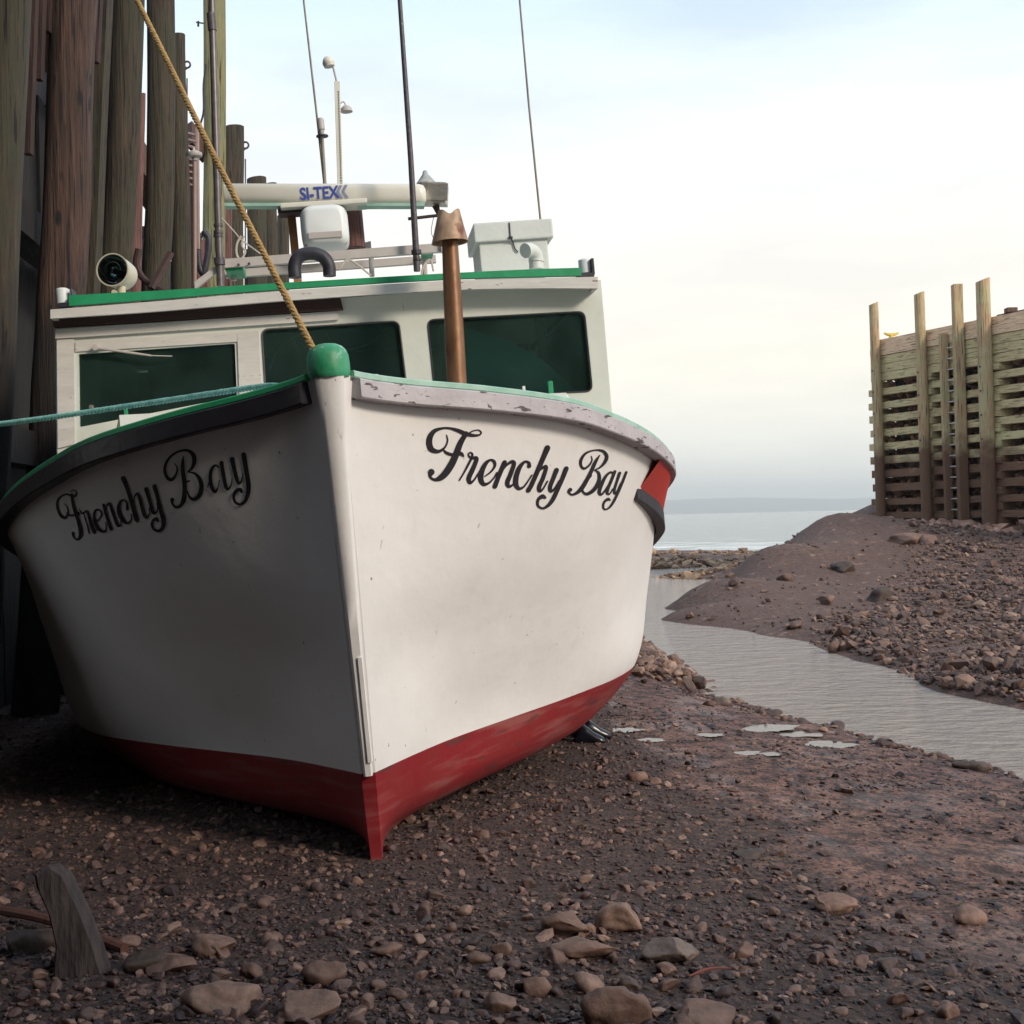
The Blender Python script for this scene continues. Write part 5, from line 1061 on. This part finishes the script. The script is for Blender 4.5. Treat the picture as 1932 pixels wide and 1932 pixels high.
def scatter(name, pts, sizes, m_, sub, flat=(.35, .75), rn=None, sink=.3, label=None, cat=None, kind='stuff', parent=None, origin=None, smooth=False):
    V = []; Fc = []; A = []; n0 = 0; k_ = len(pts); az = rng.uniform(0, 2 * math.pi, k_); fl_ = rng.uniform(*flat, k_); el = rng.uniform(.6, 1, k_); pid = rng.integers(0, 10, k_); rn = rng.random(k_) if rn is None else rn
    tl_ = rng.normal(0, .18, (k_, 2))
    for pi in range(10):
        sel = np.where(pid == pi)[0]
        if not len(sel): continue
        v, f = PROTO[sub][pi]; S_ = np.stack([sizes[sel], sizes[sel] * el[sel], sizes[sel] * fl_[sel]], 1)
        q = v[None] * S_[:, None]; q[..., 2] += q[..., 0] * tl_[sel, 0][:, None] + q[..., 1] * tl_[sel, 1][:, None]
        c, s = np.cos(az[sel])[:, None], np.sin(az[sel])[:, None]; x = q[..., 0] * c - q[..., 1] * s; y = q[..., 0] * s + q[..., 1] * c
        q = np.stack([x, y, q[..., 2]], -1) + pts[sel][:, None]; q[..., 2] += (S_[:, 2] * (1 - 2 * sink))[:, None]
        nv = len(v); V.append(q.reshape(-1, 3)); Fc.append((f[None] + (np.arange(len(sel)) * nv)[:, None, None]).reshape(-1, 3) + n0); n0 += nv * len(sel); A.append(np.repeat(rn[sel], nv))
    V = np.concatenate(V)
    if origin is not None: V = V - origin
    o = fast_mesh(name, V, np.concatenate(Fc), m_, smooth, {'rnd': np.concatenate(A)})
    if parent: o.parent = parent
    if label: o['label'] = label; o['category'] = cat
    if kind: o['kind'] = kind
    return o
def field(n_, r0, r1, a0, a1, keep, pw=1.0):
    u = rng.random(n_); r_ = r0 * (r1 / r0) ** (u ** pw); a = np.radians(rng.uniform(a0, a1, n_)); x = np.sin(a) * r_; y = np.cos(a) * r_; k = rng.random(n_) < keep(x, y); x, y = x[k], y[k]
    return np.stack([x, y, hgt(x, y)], 1), np.hypot(x, y)
def shingle_keep(x, y):
    s_ = silt_mask(x, y); nb_ = fbm(np.stack([x * .9, y * .9, x * 0 + 5], 1), 3); dens = 1 - .93 * np.clip(s_ + nb_ * .8, 0, 1)
    # the foreground right is silt with few stones
    dens *= np.where((x > .7) & (y < 4.2), .5, 1.0)
    left = np.clip((-x + y * .1) / 1.2, 0, 1) * .25 + .75
    bank = np.interp(y, [0, 4, 7.5, 9.4, 13.2, 19.6, 25, 60], [6, 5, 4.2, 3.85, 2.65, 2.0, .5, .5]); return dens * left * (x < bank)
pp, rr2 = field(90000, 2.6, 20, -32, 30, shingle_keep, 1.05)
sz = np.clip(rng.lognormal(math.log(.0085), .5, len(pp)), .004, .04) * (1 + .03 * rr2)
rn_ = np.clip(rng.beta(1.4, 2.2, len(pp)) + (sz > .02) * .15, 0, 1)
scatter('shingle', pp, sz, M['pebble'], 1, rn=rn_, label='brown and grey pebble shingle covering the beach around the keel', cat='pebbles')
pp, rr2 = field(5200, 2.6, 14, -32, 30, lambda x, y: shingle_keep(x, y) * np.clip(1.3 - (y - 3) * .12, .25, 1), 1.1)
sz = np.clip(rng.lognormal(math.log(.024), .35, len(pp)), .014, .06); scatter('cobbles', pp, sz, M['pebble'], 3, flat=(.4, .8), smooth=True, rn=np.clip(rng.beta(2.4, 1.6, len(pp)), 0, 1), label='scattered larger tan cobbles lying on the shingle', cat='cobbles')
pp, rr2 = field(26000, 3.5, 16, -4, 30, lambda x, y: silt_mask(x, y) * np.clip(.25 + 2.2 * fbm(np.stack([x * .8, y * 1.4, x * 0 + 2], 1), 3), 0, 1))
sz = np.clip(rng.lognormal(math.log(.012), .55, len(pp)), .005, .06); scatter('mud_clods', pp, sz, M['clod'], 1, flat=(.3, .6), rn=rng.random(len(pp)), label='dark weedy clods and grit strewn over the wet silt', cat='clods')
# rubble of the far bank
def bank_keep(x, y):
    fbx = np.interp(y, [10.3, 12.9, 14.35, 17.2, 21.1, 25.6, 60], [5.9, 5.3, 4.85, 4.94, 4.35, 2.8, 2.8]); rub = np.clip((x - (y - 20) * .42 - 4.6) / 1.4, .05, 1); nn_ = fbm(np.stack([x * .5, y * .5, x * 0], 1), 3)
    return (x > fbx) * rub * np.clip(.65 + nn_ * 1.8, .15, 1)
pp, rr2 = field(70000, 10, 44, 8, 30, bank_keep, .8)
pp = pp[pp[:, 2] > WZ - .05]; sz = np.clip(rng.lognormal(math.log(.036), .55, len(pp)), .012, .2); scatter('rubble', pp, sz, M['bank_rock'], 1, flat=(.4, .9), rn=rng.beta(1.3, 2.0, len(pp)), label='loose stony rubble on the slope below the crib wharf', cat='rubble')
# boulders under the crib wharf and spit
def boulder(px, py, wpx, hpx, m_, label, sub=3, group=None, ang=.7, seed=None, sinkf=.28, rot=None):
    g = ghit(px, py + hpx * .45); d = g[1]; a = wpx / F * d / 2; hh = hpx / F * d / 2; v, f = stone_shape(sub, seed or int(px * 7 + py), .5, ang)
    v = v * np.array([a * 1.08, a * random.uniform(.75, .95), hh * 1.25]); r_ = random.uniform(-.3, .3) if rot is None else rot; c, s = math.cos(r_), math.sin(r_)
    v = np.stack([v[:, 0] * c - v[:, 1] * s, v[:, 0] * s + v[:, 1] * c, v[:, 2]], 1)
    o = fast_mesh('rock', v, f, m_, True); o.location = (g[0], g[1] + a * .5, g[2] + hh * (1 - 2 * sinkf) * .9); tag(o, label, 'rock', group); return o
BR = [(1070, 1741, 92, 58, 'rock', 'saddle shaped tan rock left of the rounded boulder near the keel'), (1170, 1733, 88, 64, 'rock', 'rounded tan boulder right of the saddle shaped rock'),
 (1112, 1793, 130, 40, 'rock', 'long flat tan stone below the saddle shaped rock'), (1044, 1800, 60, 34, 'rock', 'angular brown stone at the left end of the long flat stone'),
 (1278, 1799, 112, 48, 'rock_grey', 'wide grey stone right of the long flat tan stone'), (1257, 1828, 42, 25, 'rock', 'small egg shaped pebble in front of the wide grey stone'),
 (1402, 1791, 50, 36, 'rock', 'small orange brown rock right of the wide grey stone'), (1012, 1857, 72, 44, 'rock', 'smooth oval grey brown stone near the bottom centre'),
 (1108, 1850, 66, 46, 'rock', 'rough brown stone just above the largest foreground boulder'), (1160, 1893, 140, 100, 'rock', 'largest rough brown boulder at the bottom centre'),
 (1320, 1926, 160, 44, 'rock', 'flat tan slab at the bottom edge right of the largest boulder'), (1578, 1709, 98, 38, 'rock', 'low tan rock alone on the silt at right'),
 (1832, 1727, 70, 36, 'rock', 'pointed brown rock near the right edge'), (395, 1783, 92, 50, 'rock', 'smooth tan rock right of the leaning slab'),
 (318, 1818, 104, 44, 'rock', 'flat brown stone below the smooth tan rock at left'), (470, 1832, 44, 34, 'rock', 'small round stone between the left rocks'),
 (607, 1832, 96, 62, 'rock', 'angular pointed tan rock at lower left centre'), (410, 1880, 150, 70, 'rock', 'broad rounded brown boulder at the bottom left'),
 (560, 1910, 170, 56, 'rock', 'low brown boulder at the bottom edge left of centre'), (55, 1770, 118, 72, 'rock_dark', 'dark flat rock behind the leaning slab'),
 (122, 1822, 84, 34, 'rock_dark', 'small dark oval stone at the foot of the leaning slab'), (270, 1815, 80, 50, 'rock_dark', 'dark wedge shaped stone right of the leaning slab'),
 (242, 1778, 50, 24, 'rock', 'small low stone close to the right side of the slab'), (1202, 1463, 40, 24, 'rock', 'tan oval stone lying on the silt beside the hull'),
 (1236, 1474, 26, 15, 'rock', 'small tan stone touching the oval stone beside the hull'), (1420, 1612, 74, 18, 'rock_dark', 'low dark stone lying in the wet silt'),
 (1253, 1253, 42, 36, 'rock_dark', 'round black rock on the near stream bank'), (1362, 1322, 34, 20, 'rock_grey', 'grey rounded rock at the near edge of the stream'),
 (1835, 1442, 62, 26, 'rock_dark', 'dark weedy lump at the water edge on the right'), (1720, 1014, 96, 26, 'rock', 'large pale flat boulder at the foot of the crib wharf'),
 (1752, 1015, 34, 26, 'rock', 'rounded pale boulder below the middle wharf post'), (1575, 1213, 26, 40, 'rock', 'tall pale stone standing at the far water edge'),
 (1500, 1178, 44, 18, 'rock', 'pale flat stone at the far water line, left of the bank rocks'), (1562, 1130, 36, 26, 'rock', 'pale rock in the middle of the far bank cluster'), (1480, 1085, 40, 24, 'rock', 'tan rock high on the edge of the far gravel mound'),
 (1660, 1120, 60, 34, 'rock_dark', 'dark hollowed rock on the far rubble slope'), (1590, 1068, 50, 26, 'rock_dark', 'dark rock near the top of the far rubble slope'), (945, 1790, 44, 34, 'rock', 'small tan rock left of the angular brown stone'), (730, 1790, 60, 30, 'rock', 'small brown rock below the keel at centre left'), (940, 1895, 70, 34, 'rock', 'low brown rock left of the largest boulder at the bottom'), (900, 1806, 50, 24, 'rock', 'flat little stone in the middle foreground')]
for (x, y, w_, h_, m_, lab) in BR: boulder(x, y, w_, h_, M[m_], lab, sub=4 if w_ > 80 else 3, group='rocks lying on the beach' , ang=.25 if ('smooth' in lab or 'oval' in lab or 'round' in lab or 'egg' in lab) else .8)
# leaning slab and stick
def slab():
    base = ghit(150, 1842); d = base[1]; k = d / F
    pts = [(-45, 0), (-40, 60), (-52, 120), (-72, 170), (-76, 196), (-52, 208), (-30, 190), (0, 120), (22, 60), (38, 0), (45, -40), (-40, -40)]
    f_ = [np.array([x * k * 1.05, 0, z * k]) for x, z in pts]; bk = [p + np.array([.03, .06, 0]) for p in f_]; mb = MB(); mb.loft([[p * np.array([.93, 1, .97]) + [0, -.012, 0.004] for p in f_], f_, bk]); o = mb.build('leaning_slab', M['slab'], None, auto=35); o.location = tuple(base); o.rotation_euler = (rad(-6), 0, rad(12)); tag(o, 'grey wooden slab leaning upright among the stones at lower left', 'slab')
M['slab'] = mat('slab_grey', (.020, .015, .015), .8, var=(.075, .055, .05), scale=9, stretch=(2, 2, .5), bump=.03, bscale=9)
slab()
mb = MB(); a = ghit(-20, 1735); c = ghit(235, 1800); mb.tube(catmull([a + [0, 0, .05], (a + c) / 2 + [0, 0, .06], c + [0, 0, .02]], 6), [.02] * 13, 8); o = mb.build('driftwood_stick', mat('red_stick', (.07, .022, .015), .7, var=(.12, .045, .028), scale=20, bump=.003), None, smooth=True); tag(o, 'reddish driftwood stick lying behind the leaning slab', 'stick')
mb = MB(); a = ghit(1628, 2362 * .789); 
p0 = ghit(1300, 1847); p1 = ghit(1380, 1832); mb.tube(catmull([p0 + [0, 0, .01], (p0 + p1) / 2 + [0, .02, .015], p1 + [0, 0, .01]], 5), [.003, .004, .006, .006, .006, .005, .004, .004, .003, .003, .002][:11], 6); o = mb.build('red_twig', mat('twig_red', (.16, .04, .03), .7), None, smooth=True); tag(o, 'small red twig lying below the wide grey stone', 'twig')
p0 = ghit(660, 1870 * .955); p1 = ghit(770, 1785)
# rocks on the spit and brown weed along the near bank
pp, _ = field(5000, 38, 62, 3, 14, lambda x, y: np.where((y > 40) & (y < 50), 1.0, .12)); pp = pp[(pp[:, 2] > WZ - .05) & (pp[:, 2] < .1)]; sz = np.clip(rng.lognormal(math.log(.13), .4, len(pp)), .05, .4); scatter('spit_rocks', pp, sz, M['spit'] if 'spit' in M else stone_mat('spit_rock', [(0, (.12, .07, .045)), (.5, (.24, .145, .085)), (1, (.40, .27, .17))], True, .8, 3), 1, label='tan stones of the low spit beyond the stream', cat='stones')
pp = []; 
for i in range(len(near_px) - 2):
    a = np.array(nb[i]); c = np.array(nb[i + 1])
    for _ in range(int(np.linalg.norm(c - a) * 60)): u_ = random.random(); q = a + (c - a) * u_ + np.array([-abs(random.gauss(.03, .22)), random.gauss(0, .1)]); pp.append((q[0], q[1]))
pp = np.array(pp); pp = np.column_stack([pp, hgt(pp[:, 0], pp[:, 1])]); sz = np.clip(rng.lognormal(math.log(.03), .5, len(pp)), .012, .12); scatter('bank_stones', pp, sz, M['bank_rock'], 2, rn=rng.beta(1.1, 3, len(pp)), label='dark weedy stones edging the near stream bank', cat='stones')
pp = []
for _ in range(900): q = np.array([rng.normal(1.75, .35), rng.normal(17.8, 1.5)]); pp.append(q)
pp = np.array(pp); pp = np.column_stack([pp, hgt(pp[:, 0], pp[:, 1]) + .12 * np.exp(-((pp[:, 0] - 1.7) / .4) ** 2)]); sz = np.clip(rng.lognormal(math.log(.065), .4, len(pp)), .03, .16); scatter('bank_rubble', pp, sz, M['bank_rock'], 2, flat=(.4, .9), label='heap of brown stones on the near bank beyond the hull', cat='stones')
# stones inside the crib wharf
cpt = []; 
for _ in range(5200): t_ = rng.uniform(.2, LW - .5); z_ = rng.uniform(.4, 6.0); cpt.append(wpt(t_, z_, -.50 + rng.uniform(-.25, .12)))
cpt = np.array(cpt); sz = rng.uniform(.07, .20, len(cpt)); o = scatter('rock_fill', cpt, sz, M['fill_rock'], 1, flat=(.6, .95), parent=cw, origin=cwi, kind='stuff')
pp = []
for _ in range(420): t_ = rng.uniform(1.0, LW - 1); q = wpt(t_, 0, rng.uniform(.3, 1.6)); pp.append((q[0], q[1]))
pp = np.array(pp); pp = np.column_stack([pp, hgt(pp[:, 0], pp[:, 1])]); sz = np.clip(rng.lognormal(math.log(.17), .4, len(pp)), .08, .45); scatter('toe_rocks', pp, sz, M['fill_rock'], 2, flat=(.5, .9), rn=rng.beta(2, 2, len(pp)), label='tumbled pinkish rocks along the foot of the crib wharf', cat='rocks')

# ------------------------------------------------------------------ person lying under the hull, boots showing
def person():
    f1 = ghit(1096, 1402); root = empty('person', f1, 'person lying under the far side of the hull, only black boots and jeans cuff showing', 'person'); inv = f1.copy()
    gz = lambda x, y: float(hgt(np.array([x]), np.array([y]))[0])
    X, Y, Z = f1; zz = lambda dx, dy, h: (dx, dy, gz(X + dx, Y + dy) - Z + h)
    J = [('pel', zz(-.22, .95, .14), .145), ('abd', zz(-.06, 1.15, .14), .135), ('che', zz(-.07, 1.38, .15), .155), ('nek', zz(-.08, 1.60, .17), .065), ('hd1', zz(-.08, 1.70, .19), .095), ('hd2', zz(-.08, 1.80, .20), .085),
         ('hL', zz(-.30, .86, .13), .095), ('kL', zz(-.32, .48, .20), .06), ('aL', zz(-.09, .14, .10), .04), ('hR', zz(-.12, .86, .13), .095), ('kR', zz(-.10, .52, .14), .06), ('aR', zz(.02, .24, .09), .04),
         ('sL', zz(-.25, 1.48, .16), .065), ('eL', zz(-.32, 1.28, .24), .045), ('wL', zz(-.22, 1.12, .36), .032), ('sR', zz(.11, 1.48, .16), .065), ('eR', zz(.22, 1.28, .14), .045), ('wR', zz(.20, 1.05, .20), .032)]
    E_ = [('pel', 'abd'), ('abd', 'che'), ('che', 'nek'), ('nek', 'hd1'), ('hd1', 'hd2'), ('pel', 'hL'), ('hL', 'kL'), ('kL', 'aL'), ('pel', 'hR'), ('hR', 'kR'), ('kR', 'aR'), ('che', 'sL'), ('sL', 'eL'), ('eL', 'wL'), ('che', 'sR'), ('sR', 'eR'), ('eR', 'wR')]
    ix = {j[0]: i for i, j in enumerate(J)}; me = bpy.data.meshes.new('body'); me.from_pydata([j[1] for j in J], [(ix[a], ix[b_]) for a, b_ in E_], []); o = bpy.data.objects.new('body', me); COL.objects.link(o)
    md = o.modifiers.new('skin', 'SKIN'); md.use_smooth_shade = True
    for i, j in enumerate(J): me.skin_vertices[0].data[i].radius = (j[2], j[2])
    me.skin_vertices[0].data[0].use_root = True; sb_ = o.modifiers.new('sub', 'SUBSURF'); sb_.levels = 2; sb_.render_levels = 2
    me.materials.append(mat('jeans_blue', (.03, .045, .09), .85, var=(.05, .07, .13), scale=20)); o.parent = root
    def boot(c, yaw, ln, tilt):
        rings = []; sec = [(-.09, .02, .040, .05), (-.06, .035, .052, .075), (-.02, .05, .048, .09), (.03, .04, .045, .07), (.09, .02, .048, .05), (.15, .008, .046, .038), (.185, .0, .036, .028), (.2, -.004, .015, .012)]
        for x, z, hw, hh in sec: rings.append([np.array([x * ln, math.cos(q) * hw, z + .03 + math.sin(q) * hh]) for q in np.linspace(0, 2 * math.pi, 17)[:-1]])
        mb = MB(); mb.loft(rings); shaft = [[np.array([-.035 - .25 * h * tilt + math.cos(q) * (.05 + .01 * h), math.sin(q) * (.05 + .01 * h) + h * .25, .06 + h * .18]) for q in np.linspace(0, 2 * math.pi, 17)[:-1]] for h in (0, .3, .6, 1.0)]; mb.loft(shaft)
        cy, sy = math.cos(yaw), math.sin(yaw); mb.v = [(v[0] * cy - v[1] * sy + c[0], v[0] * sy + v[1] * cy + c[1], v[2] + c[2]) for v in mb.v]; mb.build('boot', M['boot'], root, smooth=True)
    M['boot'] = mat('boot_black', (.006, .006, .010), .28)
    boot((.03, .02, -.02), rad(-8), .8, 1); boot((.09, .20, -.02), rad(6), .8, .5)
    mb = MB(); mb.tube([(-.10, .03, .10), (-.02, .09, .15), (.0, .16, .19)], [.02, .025, .02], 10); mb.build('bare_shin', mat('skin_tone', (.30, .13, .085), .6), root, smooth=True)
person()
